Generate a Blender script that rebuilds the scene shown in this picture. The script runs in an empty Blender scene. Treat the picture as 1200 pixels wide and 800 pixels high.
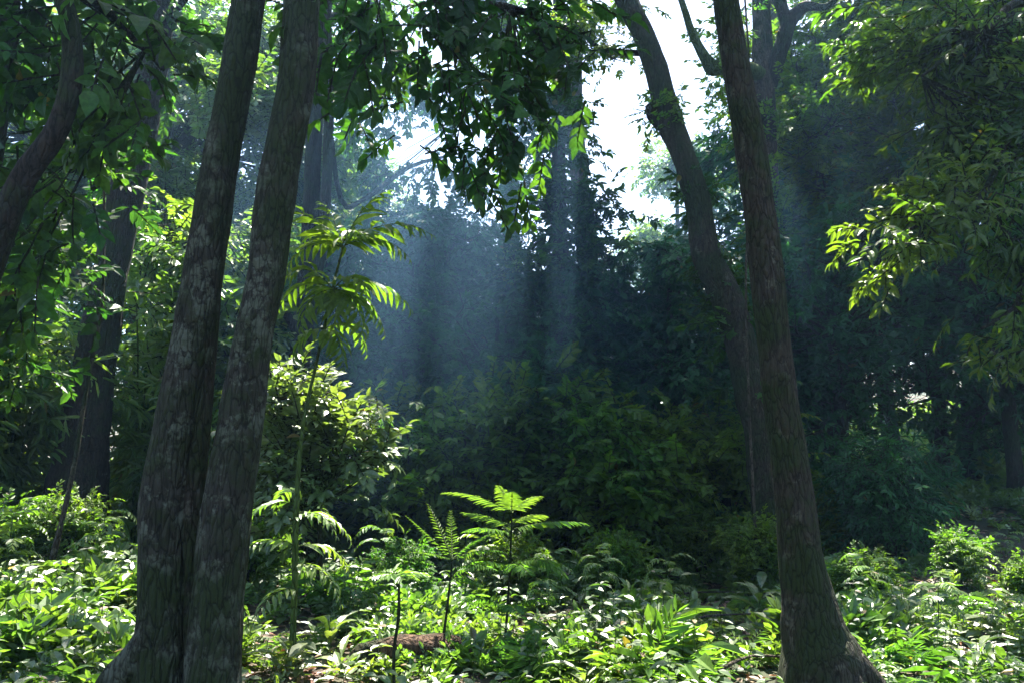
import bpy, math
import numpy as np
from mathutils import Vector, noise

sc = bpy.context.scene
col = sc.collection
rad = math.radians

# ------------------------------------------------------------------ camera
CAM_H, PITCH, FPX = 1.6, rad(8.0), 933.0
cam_d = bpy.data.cameras.new('camera')
cam_d.lens = 28.0; cam_d.sensor_width = 36.0
cam_d.clip_start = 0.05; cam_d.clip_end = 3000
cam = bpy.data.objects.new('camera', cam_d); col.objects.link(cam)
cam.location = (0, 0, CAM_H); cam.rotation_euler = (rad(90) + PITCH, 0, 0)
sc.camera = cam

# ------------------------------------------------------------------ sky and sun
SUN_EL, SUN_AZ = rad(65.0), rad(8.0)          # azimuth measured from +Y towards +X
sun_vec = Vector((math.sin(SUN_AZ) * math.cos(SUN_EL), math.cos(SUN_AZ) * math.cos(SUN_EL), math.sin(SUN_EL)))
w = bpy.data.worlds.new('World'); sc.world = w; w.use_nodes = True
nt = w.node_tree; bg = nt.nodes['Background']
sky = nt.nodes.new('ShaderNodeTexSky'); sky.sky_type = 'NISHITA'; sky.sun_disc = False
sky.sun_elevation = SUN_EL; sky.sun_rotation = SUN_AZ
sky.air_density = 1.0; sky.dust_density = 2.0
nt.links.new(sky.outputs[0], bg.inputs[0]); bg.inputs[1].default_value = 0.074
sun_d = bpy.data.lights.new('sun', 'SUN'); sun_d.energy = 5.0; sun_d.angle = rad(0.5); sun_d.color = (1.0, 0.94, 0.84)
sun = bpy.data.objects.new('sun', sun_d); col.objects.link(sun)
sun.rotation_euler = sun_vec.to_track_quat('Z', 'Y').to_euler(); sun.location = (0, 0, 60)
vs = sc.view_settings
vs.view_transform = 'Standard'; vs.look = 'None'; vs.gamma = 1.0; vs.exposure = 2.85; vs.use_curve_mapping = False
cy = sc.cycles
cy.max_bounces = 6; cy.diffuse_bounces = 3; cy.glossy_bounces = 2; cy.transmission_bounces = 4
cy.volume_bounces = 0; cy.transparent_max_bounces = 4; cy.use_denoising = True
cy.sample_clamp_indirect = 6.0
cy.caustics_reflective = False; cy.caustics_refractive = False
try: sc.render.use_persistent_data = False
except Exception: pass

# ------------------------------------------------------------------ helpers
rng = np.random.default_rng(11)
def ground_z(x, y):
    def ss(v, a, b):
        t = min(1, max(0, (v - a) / (b - a))); return t * t * (3 - 2 * t)
    z = 0.17 * max(0.0, x - 2.2) * ss(y, 6.5, 13.0)
    z += 0.10 * max(0.0, y - 16.0) * ss(y, 16, 30) * 0.5 if y < 120 else 5.2
    z += 0.16 * noise.noise(Vector((x * 0.35, y * 0.35, 3.1))) + 0.05 * noise.noise(Vector((x * 1.3, y * 1.3, 7.7)))
    z += 0.42 * math.exp(-((x + 4.4) / 2.0) ** 2 - ((y - 7.5) / 2.5) ** 2)
    return z

def P(px, py, Y):
    """World point seen at pixel (px, py) of the 1200x800 photograph, at depth Y."""
    u = (px - 600.0) / FPX; v = (400.0 - py) / FPX
    dy = math.cos(PITCH) - v * math.sin(PITCH); dz = math.sin(PITCH) + v * math.cos(PITCH)
    return Vector((u * Y / dy, Y, CAM_H + dz * Y / dy))
def mpx(n, Y): return n * Y / FPX

def norm(a): return a / np.maximum(1e-9, np.linalg.norm(a, axis=-1, keepdims=True))

# leaf templates: vertices (x along the leaf, y across, z normal), quads
def leaf_tpl(kind, wd):
    if kind == 'far':
        v = [(0, 0, 0), (.42, wd / 2, -.05), (1, 0, -.12), (.42, -wd / 2, -.05)]
        q = [(0, 3, 2, 1)]
    elif kind == 'mid':
        v = [(0, 0, 0), (.28, wd * .46, .05), (.66, wd * .42, .0), (1, 0, -.16), (.66, -wd * .42, .0), (.28, -wd * .46, .05)]
        q = [(0, 3, 2, 1), (0, 5, 4, 3)]
    else:
        v = []; q = []
        ws = [.03, .72, 1.0, .68, .06]
        for i, t in enumerate((0, .25, .5, .75, 1.0)):
            z = .10 * math.sin(t * 2.2) - .26 * t * t
            for s in (1, 0, -1):
                v.append((t, s * wd * .5 * ws[i], z + (.07 * ws[i] if s else 0)))
        for i in range(4):
            a = i * 3
            q += [(a + 1, a + 4, a + 3, a), (a + 2, a + 5, a + 4, a + 1)]
    return np.array(v, float), np.array(q, int)

class Fol:
    """Collects leaves and twigs for one foliage mesh."""
    def __init__(s): s.L = []; s.S = []
    def leaves(s, pos, dr, nr, size, v):
        s.L.append((pos.reshape(-1, 3), dr.reshape(-1, 3), nr.reshape(-1, 3), np.asarray(size).reshape(-1), np.asarray(v).reshape(-1)))
    def segs(s, a, b, ra, rb):
        a = np.asarray(a, float).reshape(-1, 3); n = len(a)
        s.S.append((a, np.asarray(b, float).reshape(-1, 3), np.broadcast_to(ra, n).astype(float), np.broadcast_to(rb, n).astype(float)))
    def mesh(s, name, tpl, wd, mats):
        V = []; Q = []; A = []; MI = []; off = 0
        if s.L:
            pos, dr, nr, sz, v = [np.concatenate([l[i] for l in s.L]) for i in range(5)]
            tv, tq = leaf_tpl(tpl, wd)
            dr = norm(dr); side = norm(np.cross(nr, dr)); nr = np.cross(dr, side)
            wj = 1 + .25 * (np.random.default_rng(5).random(len(pos)) - .5)
            pts = pos[:, None] + sz[:, None, None] * (tv[None, :, 0:1] * dr[:, None] + tv[None, :, 1:2] * side[:, None] * wj[:, None, None] + tv[None, :, 2:3] * nr[:, None])
            V.append(pts.reshape(-1, 3)); k = len(tv)
            Q.append((tq[None] + (np.arange(len(pos)) * k)[:, None, None]).reshape(-1, 4))
            A.append(np.repeat(v, len(tq))); MI.append(np.zeros(len(pos) * len(tq), int)); off = len(pos) * k
        if s.S:
            a, b, ra, rb = [np.concatenate([l[i] for l in s.S]) for i in range(4)]
            d = norm(b - a); h = np.where(np.abs(d[:, 2:3]) > .9, np.array([[1., 0, 0]]), np.array([[0, 0, 1.]]))
            e1 = norm(np.cross(d, h)); e2 = np.cross(d, e1)
            ring = []
            for base, r in ((a, ra), (b, rb)):
                for j in range(3):
                    t = j * 2 * math.pi / 3
                    ring.append(base + r[:, None] * (math.cos(t) * e1 + math.sin(t) * e2))
            V.append(np.stack(ring, 1).reshape(-1, 3))
            q = np.array([(0, 1, 4, 3), (1, 2, 5, 4), (2, 0, 3, 5)])
            Q.append((q[None] + (off + np.arange(len(a)) * 6)[:, None, None]).reshape(-1, 4))
            A.append(np.zeros(len(a) * 3)); MI.append(np.ones(len(a) * 3, int))
        return raw_mesh(name, np.concatenate(V), np.concatenate(Q), mats, np.concatenate(A), np.concatenate(MI))

def raw_mesh(name, V, Q, mats, attr=None, mi=None, smooth=False):
    me = bpy.data.meshes.new(name)
    n = len(Q)
    me.vertices.add(len(V)); me.vertices.foreach_set('co', np.asarray(V, np.float32).ravel())
    me.loops.add(n * 4); me.loops.foreach_set('vertex_index', np.asarray(Q, np.int32).ravel())
    me.polygons.add(n); me.polygons.foreach_set('loop_start', np.arange(0, n * 4, 4, dtype=np.int32))
    me.polygons.foreach_set('loop_total', np.full(n, 4, np.int32))
    for m in mats: me.materials.append(m)
    if mi is not None: me.polygons.foreach_set('material_index', np.asarray(mi, np.int32))
    me.polygons.foreach_set('use_smooth', np.full(n, smooth, bool))
    if attr is not None:
        at = me.attributes.new('leaf_value', 'FLOAT', 'FACE'); at.data.foreach_set('value', np.asarray(attr, np.float32))
    me.update(calc_edges=True)
    return me

def link(name, me, parent=None):
    o = bpy.data.objects.new(name, me); col.objects.link(o)
    if parent: o.parent = parent
    return o
def tag(o, label=None, cat=None, group=None, kind=None):
    if label: o['label'] = label
    if cat: o['category'] = cat
    if group: o['group'] = group
    if kind: o['kind'] = kind
    return o
def thing(name, label, cat, loc=(0, 0, 0), group=None):
    o = bpy.data.objects.new(name, None); col.objects.link(o); o.location = loc
    o.empty_display_size = .2
    return tag(o, label, cat, group)
def copy_thing(root, loc, rotz=0.0, scale=1.0, label=None, group=None, tilt=(0, 0)):
    r = root.copy(); col.objects.link(r); r.location = loc
    r.rotation_euler = (tilt[0], tilt[1], rotz)
    r.scale = (scale, scale, scale) if not hasattr(scale, '__len__') else scale
    if label: r['label'] = label
    if group: r['group'] = group
    for ch in list(root.children):
        c = ch.copy(); col.objects.link(c); c.parent = r
    return r

# ------------------------------------------------------------------ materials
def mat(name):
    m = bpy.data.materials.new(name); m.use_nodes = True
    t = m.node_tree; t.nodes.clear(); return m, t, t.nodes.new('ShaderNodeOutputMaterial')
def N(t, kind, **kw):
    n = t.nodes.new(kind)
    for k, v in kw.items():
        if k in n.inputs.keys(): n.inputs[k].default_value = v
        else: setattr(n, k, v)
    return n
def ramp(t, stops):
    r = t.nodes.new('ShaderNodeValToRGB'); e = r.color_ramp.elements
    while len(e) < len(stops): e.new(0.5)
    for i, (p, c) in enumerate(stops): e[i].position = p; e[i].color = (*c, 1) if len(c) == 3 else c
    return r
def leaf_mat(name, c0, c1, trans, tf=0.4, rough=0.38, dead=(0.09, 0.075, 0.02), dead_at=.965, spec=.5):
    m, t, out = mat(name)
    a = N(t, 'ShaderNodeAttribute', attribute_name='leaf_value')
    r = ramp(t, [(0, c0), (dead_at - .02, c1), (dead_at, dead)])
    t.links.new(a.outputs['Fac'], r.inputs[0])
    geo = N(t, 'ShaderNodeNewGeometry')
    nz = N(t, 'ShaderNodeTexNoise', Scale=0.8, Detail=3.0); t.links.new(geo.outputs['Position'], nz.inputs['Vector'])
    hs = N(t, 'ShaderNodeHueSaturation')
    mr = N(t, 'ShaderNodeMapRange'); mr.inputs[1].default_value = .3; mr.inputs[2].default_value = .7; mr.inputs[3].default_value = .465; mr.inputs[4].default_value = .525
    t.links.new(nz.outputs[0], mr.inputs[0]); t.links.new(mr.outputs[0], hs.inputs['Hue'])
    nz2 = N(t, 'ShaderNodeTexNoise', Scale=35.0, Detail=2.0); t.links.new(geo.outputs['Position'], nz2.inputs['Vector'])
    mr2 = N(t, 'ShaderNodeMapRange'); mr2.inputs[1].default_value = .3; mr2.inputs[2].default_value = .7; mr2.inputs[3].default_value = .75; mr2.inputs[4].default_value = 1.25
    t.links.new(nz2.outputs[0], mr2.inputs[0]); t.links.new(mr2.outputs[0], hs.inputs['Value'])
    t.links.new(r.outputs[0], hs.inputs['Color'])
    p = N(t, 'ShaderNodeBsdfPrincipled'); p.inputs['Roughness'].default_value = rough
    p.inputs['Specular IOR Level'].default_value = spec
    t.links.new(hs.outputs[0], p.inputs['Base Color'])
    mx = N(t, 'ShaderNodeMix', data_type='RGBA', blend_type='MULTIPLY'); mx.inputs[0].default_value = 1
    t.links.new(hs.outputs[0], mx.inputs[6]); mx.inputs[7].default_value = (*trans, 1)
    tr = N(t, 'ShaderNodeBsdfTranslucent'); t.links.new(mx.outputs[2], tr.inputs['Color'])
    ms = N(t, 'ShaderNodeMixShader'); ms.inputs[0].default_value = tf
    t.links.new(p.outputs[0], ms.inputs[1]); t.links.new(tr.outputs[0], ms.inputs[2])
    t.links.new(ms.outputs[0], out.inputs[0])
    return m
def bark_mat(name, dark, light, lichen, moss_amt=.45, lichen_amt=.56, sc_=1.0):
    m, t, out = mat(name)
    tc = N(t, 'ShaderNodeTexCoord')
    mp = N(t, 'ShaderNodeMapping'); mp.inputs['Scale'].default_value = (9 * sc_, 9 * sc_, 2.2 * sc_)
    t.links.new(tc.outputs['Object'], mp.inputs[0])
    n1 = N(t, 'ShaderNodeTexNoise', Scale=2.2, Detail=8.0, Roughness=.65); t.links.new(mp.outputs[0], n1.inputs['Vector'])
    r1 = ramp(t, [(.32, dark), (.68, light)]); t.links.new(n1.outputs[0], r1.inputs[0])
    n2 = N(t, 'ShaderNodeTexNoise', Scale=7.0 * sc_, Detail=9.0, Roughness=.68); t.links.new(tc.outputs['Object'], n2.inputs['Vector'])
    r2 = ramp(t, [(lichen_amt, (0, 0, 0)), (lichen_amt + .05, (1, 1, 1))]); t.links.new(n2.outputs[0], r2.inputs[0])
    m1 = N(t, 'ShaderNodeMix', data_type='RGBA'); t.links.new(r2.outputs[0], m1.inputs[0]); t.links.new(r1.outputs[0], m1.inputs[6])
    m1.inputs[7].default_value = (*lichen, 1)
    n3 = N(t, 'ShaderNodeTexNoise', Scale=1.7 * sc_, Detail=6.0, Roughness=.7); t.links.new(tc.outputs['Object'], n3.inputs['Vector'])
    r3 = ramp(t, [(moss_amt, (1, 1, 1)), (moss_amt + .12, (0, 0, 0))]); t.links.new(n3.outputs[0], r3.inputs[0])
    m2 = N(t, 'ShaderNodeMix', data_type='RGBA'); t.links.new(r3.outputs[0], m2.inputs[0]); t.links.new(m1.outputs[2], m2.inputs[6])
    m2.inputs[7].default_value = (.022, .034, .010, 1)
    vo = N(t, 'ShaderNodeTexVoronoi', Scale=3.0); vo.feature = 'DISTANCE_TO_EDGE'; t.links.new(mp.outputs[0], vo.inputs['Vector'])
    wn = N(t, 'ShaderNodeTexNoise', Scale=1.6, Detail=4.0); t.links.new(mp.outputs[0], wn.inputs['Vector'])
    wm = N(t, 'ShaderNodeMix', data_type='RGBA', blend_type='LINEAR_LIGHT'); wm.inputs[0].default_value = .35
    t.links.new(mp.outputs[0], wm.inputs[6]); t.links.new(wn.outputs['Color'], wm.inputs[7]); t.links.new(wm.outputs[2], vo.inputs['Vector'])
    rc = ramp(t, [(.0, (.25, .23, .2)), (.09, (1, 1, 1))]); t.links.new(vo.outputs[0], rc.inputs[0])
    m3 = N(t, 'ShaderNodeMix', data_type='RGBA', blend_type='MULTIPLY'); m3.inputs[0].default_value = 1.0
    t.links.new(m2.outputs[2], m3.inputs[6]); t.links.new(rc.outputs[0], m3.inputs[7])
    ad = N(t, 'ShaderNodeMath', operation='ADD'); t.links.new(n1.outputs[0], ad.inputs[0]); t.links.new(vo.outputs[0], ad.inputs[1])
    bp = N(t, 'ShaderNodeBump', Strength=1.0, Distance=.06); t.links.new(ad.outputs[0], bp.inputs['Height'])
    p = N(t, 'ShaderNodeBsdfPrincipled'); p.inputs['Roughness'].default_value = .88; p.inputs['Specular IOR Level'].default_value = .25
    t.links.new(m3.outputs[2], p.inputs['Base Color']); t.links.new(bp.outputs[0], p.inputs['Normal'])
    t.links.new(p.outputs[0], out.inputs[0])
    return m

BARK_GREY = bark_mat('bark_grey_lichen', (.015, .014, .010), (.054, .052, .037), (.095, .105, .076), .43, .51)
BARK_ROT = bark_mat('rotten_bark', (.03, .018, .010), (.13, .075, .042), (.16, .13, .08), .40, .64)
BARK_BROWN = bark_mat('bark_brown', (.017, .014, .010), (.062, .052, .036), (.09, .085, .062), .45, .58)
BARK_DARK = bark_mat('bark_dark', (.014, .012, .009), (.045, .036, .026), (.12, .12, .10), .42, .66)
BARK_PALE = bark_mat('bark_pale', (.04, .032, .024), (.12, .095, .07), (.19, .18, .14), .40, .6)
TWIG = bark_mat('twig_bark', (.02, .022, .012), (.05, .048, .025), (.07, .08, .05), .45, .7)
STEM_G = bark_mat('green_stem', (.05, .09, .02), (.10, .15, .04), (.16, .16, .07), .3, .7)
LEAF_DARK = leaf_mat('leaf_dark', (.012, .035, .012), (.038, .095, .018), (2.4, 2.9, .8), .42, .5, spec=.22)
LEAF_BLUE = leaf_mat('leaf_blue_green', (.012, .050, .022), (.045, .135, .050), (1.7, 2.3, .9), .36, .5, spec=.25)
LEAF_MID = leaf_mat('leaf_mid', (.035, .085, .015), (.085, .15, .022), (2.6, 2.8, .8), .45, .45, spec=.3)
LEAF_BRIGHT = leaf_mat('leaf_bright', (.045, .10, .018), (.10, .17, .035), (2.5, 2.6, .8), .38, .42, spec=1.0)
LEAF_YELLOW = leaf_mat('leaf_yellow', (.020, .050, .010), (.055, .10, .016), (2.8, 3.0, .8), .42, .45)
LEAF_HERB = leaf_mat('leaf_herb', (.035, .08, .020), (.10, .145, .045), (2.3, 2.4, .8), .34, .42, dead=(.24, .17, .11), spec=1.0)
LEAF_FERN = leaf_mat('leaf_fern', (.04, .095, .018), (.085, .16, .032), (2.6, 2.8, .8), .45, .42, spec=.6)
LITTER = leaf_mat('leaf_litter', (.07, .04, .02), (.20, .13, .075), (1.5, 1.0, .6), .15, .5, dead=(.26, .2, .14))

# ------------------------------------------------------------------ ground (structure)
def make_ground():
    xs = np.concatenate([np.linspace(-260, -22, 20), np.arange(-20, 20.1, .25), np.linspace(22, 260, 20)])
    ys = np.concatenate([np.linspace(-120, -4, 10), np.arange(-3, 30.1, .25), np.linspace(32, 420, 30)])
    V = np.array([(x, y, ground_z(x, y)) for y in ys for x in xs]); nx = len(xs)
    Q = np.array([(j * nx + i, j * nx + i + 1, (j + 1) * nx + i + 1, (j + 1) * nx + i) for j in range(len(ys) - 1) for i in range(nx - 1)])
    m, t, out = mat('forest_soil')
    tc = N(t, 'ShaderNodeTexCoord')
    n1 = N(t, 'ShaderNodeTexNoise', Scale=6.0, Detail=9.0, Roughness=.7); t.links.new(tc.outputs['Object'], n1.inputs['Vector'])
    r = ramp(t, [(.3, (.018, .013, .008)), (.55, (.06, .042, .026)), (.75, (.15, .11, .075))]); t.links.new(n1.outputs[0], r.inputs[0])
    n2 = N(t, 'ShaderNodeTexNoise', Scale=.7, Detail=6.0); t.links.new(tc.outputs['Object'], n2.inputs['Vector'])
    r2 = ramp(t, [(.42, (0, 0, 0)), (.58, (1, 1, 1))]); t.links.new(n2.outputs[0], r2.inputs[0])
    mx = N(t, 'ShaderNodeMix', data_type='RGBA'); t.links.new(r2.outputs[0], mx.inputs[0]); t.links.new(r.outputs[0], mx.inputs[6]); mx.inputs[7].default_value = (.022, .035, .012, 1)
    bp = N(t, 'ShaderNodeBump', Strength=1.0, Distance=.05); t.links.new(n1.outputs[0], bp.inputs['Height'])
    p = N(t, 'ShaderNodeBsdfPrincipled'); p.inputs['Roughness'].default_value = .95
    t.links.new(mx.outputs[2], p.inputs['Base Color']); t.links.new(bp.outputs[0], p.inputs['Normal']); t.links.new(p.outputs[0], out.inputs[0])
    o = link('ground', raw_mesh('ground', V, Q, [m], smooth=True)); tag(o, 'dark forest floor of soil and moss', None, None, 'structure')
make_ground()

# ------------------------------------------------------------------ tubes
def smooth_path(pts, n):
    pts = [Vector(p) for p in pts]; m = len(pts) - 1; out = []
    for k in range(n + 1):
        t = k / n * m; i = min(int(t), m - 1); f = t - i
        p0 = pts[max(i - 1, 0)]; p1 = pts[i]; p2 = pts[i + 1]; p3 = pts[min(i + 2, m)]
        out.append(0.5 * ((2 * p1) + (p2 - p0) * f + (2 * p0 - 5 * p1 + 4 * p2 - p3) * f * f + (3 * p1 - p0 - 3 * p2 + p3) * f ** 3))
    return out
def tube_mesh(name, pts, radii, m, n=40, sides=20, rough=.06, flare=None, seed=0.0):
    path = smooth_path(pts, n); kr = len(radii) - 1; V = []; Q = []
    u = Vector((1, 0, 0))
    for k, p in enumerate(path):
        d = (path[min(k + 1, n)] - path[max(k - 1, 0)]).normalized()
        u = (u - d * u.dot(d)).normalized(); v = d.cross(u)
        t = k / n * kr; i = min(int(t), kr - 1); f = t - i; f = f * f * (3 - 2 * f) * .5 + f * .5
        r = radii[i] * (1 - f) + radii[i + 1] * f
        for s in range(sides):
            a = 2 * math.pi * s / sides
            dr = u * math.cos(a) + v * math.sin(a)
            q = dr * .9 + p * 1.6 + Vector((seed, seed * 1.7, 0))
            rr = r * (1 + rough * 2.2 * noise.noise(q) + rough * 1.1 * noise.noise(q * 3.1) + rough * .5 * noise.noise(p * 9 + dr * 3))
            if flare:
                h = (p - path[0]).length
                rr *= 1 + flare[0] * math.exp(-h / flare[1]) * (.55 + .45 * math.cos(a * flare[2] + flare[3]))
            V.append(p + dr * rr)
    for k in range(n):
        for s in range(sides):
            s2 = (s + 1) % sides
            Q.append((k * sides + s, k * sides + s2, (k + 1) * sides + s2, (k + 1) * sides + s))
    return raw_mesh(name, np.array([tuple(x) for x in V]), np.array(Q), [m], smooth=True)

# ------------------------------------------------------------------ sprays (twig with leaves), local +X along the twig, +Z up
def spray_tpl(kind):
    r = np.random.default_rng(abs(hash(kind)) % 1000 if False else sum(map(ord, kind)))
    out = []
    for var in range(4):
        pos = []; dr = []; nr = []; sz = []
        if kind == 'broad':
            n = 9; ts = np.linspace(.12, .95, n)
            for i, t in enumerate(ts):
                s = 1 if i % 2 else -1
                a = rad(58 - 22 * t) + r.normal() * .2
                pos.append((t, 0, -.12 * t * t)); dr.append((math.cos(a), s * math.sin(a), -.22 + r.normal() * .22))
                nr.append((r.normal() * .3, r.normal() * .35 - s * .1, 1)); sz.append(.30 + r.random() * .13)
            pos.append((1, 0, -.12)); dr.append((1, 0, -.3)); nr.append((0, r.normal() * .3, 1)); sz.append(.36)
            seg = [((0, 0, 0), (.5, 0, -.03)), ((.5, 0, -.03), (1, 0, -.12))]
        elif kind == 'whorl':
            n = 7
            for i in range(n):
                a = 2 * math.pi * i / n + r.normal() * .2
                pos.append((.9 + r.normal() * .05, 0, 0)); dr.append((.55 + .4 * math.cos(a), math.sin(a), -.25 + .5 * math.cos(a)))
                nr.append((-.3, r.normal() * .3, 1)); sz.append(.5 + r.random() * .2)
            seg = [((0, 0, 0), (.9, 0, 0))]
        elif kind == 'bamboo':
            for i, t in enumerate(np.linspace(.2, 1, 7)):
                s = 1 if i % 2 else -1
                a = rad(38) + r.normal() * .15
                pos.append((t, 0, -.2 * t * t)); dr.append((math.cos(a), s * math.sin(a), -.55 + r.normal() * .25))
                nr.append((.3, r.normal() * .4, 1)); sz.append(.42 + r.random() * .15)
            seg = [((0, 0, 0), (.5, 0, -.05)), ((.5, 0, -.05), (1, 0, -.2))]
        elif kind == 'pinnate':
            n = 10
            for i, t in enumerate(np.linspace(.12, .97, n)):
                L = .30 * math.sin(math.pi * (.12 + .78 * t)) + .06
                for s in (1, -1):
                    a = rad(66 - 26 * t)
                    pos.append((t, 0, -.22 * t * t)); dr.append((math.cos(a), s * math.sin(a), -.22 - .2 * t + r.normal() * .08))
                    nr.append((.1, -s * .12 + r.normal() * .1, 1)); sz.append(L)
            seg = [((0, 0, 0), (.33, 0, -.024)), ((.33, 0, -.024), (.66, 0, -.096)), ((.66, 0, -.096), (1, 0, -.22))]
        out.append([np.array(x, float) for x in (pos, dr, nr, sz)] + [np.array(seg, float)])
    return out
SPR = {k: spray_tpl(k) for k in ('broad', 'whorl', 'bamboo', 'pinnate')}

def add_sprays(F, C, D, L, kind, vbase, r, twig=.012, up_j=.35, vj=.22):
    C = np.asarray(C, float); D = norm(np.asarray(D, float)); L = np.asarray(L, float)
    n = len(C)
    if n == 0: return
    up = norm(np.array([[0, 0, 1.]]) + r.normal(size=(n, 3)) * up_j)
    Y = norm(np.cross(up, D)); Z = np.cross(D, Y); R = np.stack([D, Y, Z], 2)
    which = r.integers(0, 4, n)
    for k in range(4):
        ix = np.where(which == k)[0]
        if len(ix) == 0: continue
        pos, dr, nr, sz, seg = SPR[kind][k]
        Rk = R[ix]; m = len(pos)
        p = C[ix][:, None] + L[ix][:, None, None] * np.einsum('mij,nj->mni', Rk, pos)
        d = np.einsum('mij,nj->mni', Rk, dr) + r.normal(size=(len(ix), m, 3)) * .12
        nn = np.einsum('mij,nj->mni', Rk, nr) + r.normal(size=(len(ix), m, 3)) * .18
        s = L[ix][:, None] * sz[None] * (1 + .25 * r.normal(size=(len(ix), m)).clip(-1.5, 1.5))
        v = (np.asarray(vbase)[ix][:, None] + vj * (r.random((len(ix), m)) - .5)).clip(0, .93)
        v = np.where(r.random(v.shape) < .004, 1.0, v)
        F.leaves(p, d, nn, s, v)
        for a, b in seg:
            F.segs(C[ix] + L[ix][:, None] * (Rk @ a), C[ix] + L[ix][:, None] * (Rk @ b), twig * .5, twig * .3)

def add_lobe(F, c, rr, n, kind, L, r, per=4, shell=.5, branch=.35, droop=.1, hub=None, vb=None, jit=.7, spread=.25, up_j=.35):
    """clumps of sprays through an ellipsoid; branches run from the lobe's hub."""
    c = np.array(c, float); rr = np.array(rr, float)
    u = norm(r.normal(size=(n, 3))); q = (shell + (1 - shell) * r.random(n) ** .6) * (1 + .12 * r.normal(size=n))
    q = np.where(r.random(n) < .25, q * r.random(n), q)
    C = c + u * q[:, None] * rr
    hub = c - np.array([0, 0, rr[2] * .5]) if hub is None else np.array(hub, float)
    cv = r.random(n) * .75 if vb is None else (vb + .35 * (r.random(n) - .5)).clip(0, .9)
    ix = np.where(r.random(n) < branch)[0]
    if len(ix):
        mid = hub + (C[ix] - hub) * .55 + r.normal(size=(len(ix), 3)) * .22 * rr.mean()
        w_ = .010 + .006 * rr.mean()
        F.segs(np.broadcast_to(hub, mid.shape), mid, w_, w_ * .6); F.segs(mid, C[ix], w_ * .6, w_ * .25)
    Cp = np.repeat(C, per, 0) + r.normal(size=(n * per, 3)) * L * spread * 2
    O = norm(np.repeat(C - hub, per, 0)) + r.normal(size=(n * per, 3)) * jit - np.array([0, 0, droop])
    O[:, 2] *= .7
    add_sprays(F, Cp, O, L * (.75 + .5 * r.random(n * per)), kind, np.repeat(cv, per), r, twig=.02 * L / .35, up_j=up_j)

def add_lumpy(F, c, rr, n, kind, L, r, per=4, hub=None, sub=.42, per_sub=9, droop=.15, branch=.3, vb=None):
    """an ellipsoid of small domed leaf clumps, so light and dark masses alternate"""
    c = np.array(c, float); rr = np.array(rr, float); k = max(4, int(n / per_sub))
    hub = c - np.array([0, 0, rr[2] * .5]) if hub is None else np.array(hub, float)
    u = norm(r.normal(size=(k, 3))); q = .55 + .5 * r.random(k)
    for i in range(k):
        cc = c + u[i] * q[i] * rr; s_ = sub * (.7 + .7 * r.random()); m = per_sub
        w_ = norm(r.normal(size=(m, 3))); w_[:, 2] = np.abs(w_[:, 2]) * .9 + .05
        C = cc + w_ * np.array([s_ * 1.25, s_ * 1.25, s_ * .75]) * (.75 + .3 * r.random((m, 1)))
        O = np.repeat(w_, per, 0) * np.array([1, 1, .35]) + r.normal(size=(m * per, 3)) * .35 - np.array([0, 0, droop])
        Cp = np.repeat(C, per, 0) + r.normal(size=(m * per, 3)) * L * .35
        cv = np.full(m * per, (r.random() * .8 if vb is None else vb))
        add_sprays(F, Cp, O, L * (.7 + .5 * r.random(m * per)), kind, cv, r, twig=.012 * L / .35, up_j=.22)
        mid = (hub + cc) / 2 + r.normal(size=3) * .12
        F.segs([hub, mid], [mid, cc], .028, .014); F.segs(np.broadcast_to(cc, C.shape), C, .010, .004)
def add_frond(F, p0, d0, length, droop, pairs, leaf, r, ang=62, v=.5, lift=0.0, prof=.15, twist=None, tw=.006, vj=.15, hang=.12):
    """an arching pinnate frond"""
    p0 = np.array(p0, float); d = norm(np.array(d0, float)[None])[0]; n = 14
    pts = [p0]; dd = d.copy()
    for k in range(n):
        dd = dd + np.array([0, 0, -droop / n * (1 + 1.4 * k / n)]); dd /= np.linalg.norm(dd)
        pts.append(pts[-1] + dd * length / n)
    pts = np.array(pts)
    F.segs(pts[:-1], pts[1:], np.linspace(tw, tw * .35, n), np.linspace(tw * .95, tw * .3, n))
    t = np.linspace(.10, .98, pairs); f = t * n; i = np.minimum(f.astype(int), n - 1); fr = (f - i)[:, None]
    P_ = pts[i] * (1 - fr) + pts[i + 1] * fr; T = norm(pts[i + 1] - pts[i])
    side = norm(np.cross(T, np.array([[0, 0, 1.]]) if twist is None else np.array([twist], float))); up = np.cross(side, T)
    for s in (1, -1):
        a = np.radians(ang - 28 * t)[:, None] + r.normal(size=(pairs, 1)) * .05
        dr = T * np.cos(a) + s * side * np.sin(a) - up * hang * (1 + .5 * r.normal(size=(pairs, 1))) + up * lift
        sz = leaf * (np.sin(np.pi * (prof + (1 - prof) * .93 * t ** .8)) * .9 + .12) * (1 + .07 * r.normal(size=pairs))
        F.leaves(P_, dr, up + s * side * .12 + r.normal(size=(pairs, 3)) * .08, sz, (v + vj * (r.random(pairs) - .5)).clip(0, .93))

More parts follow.
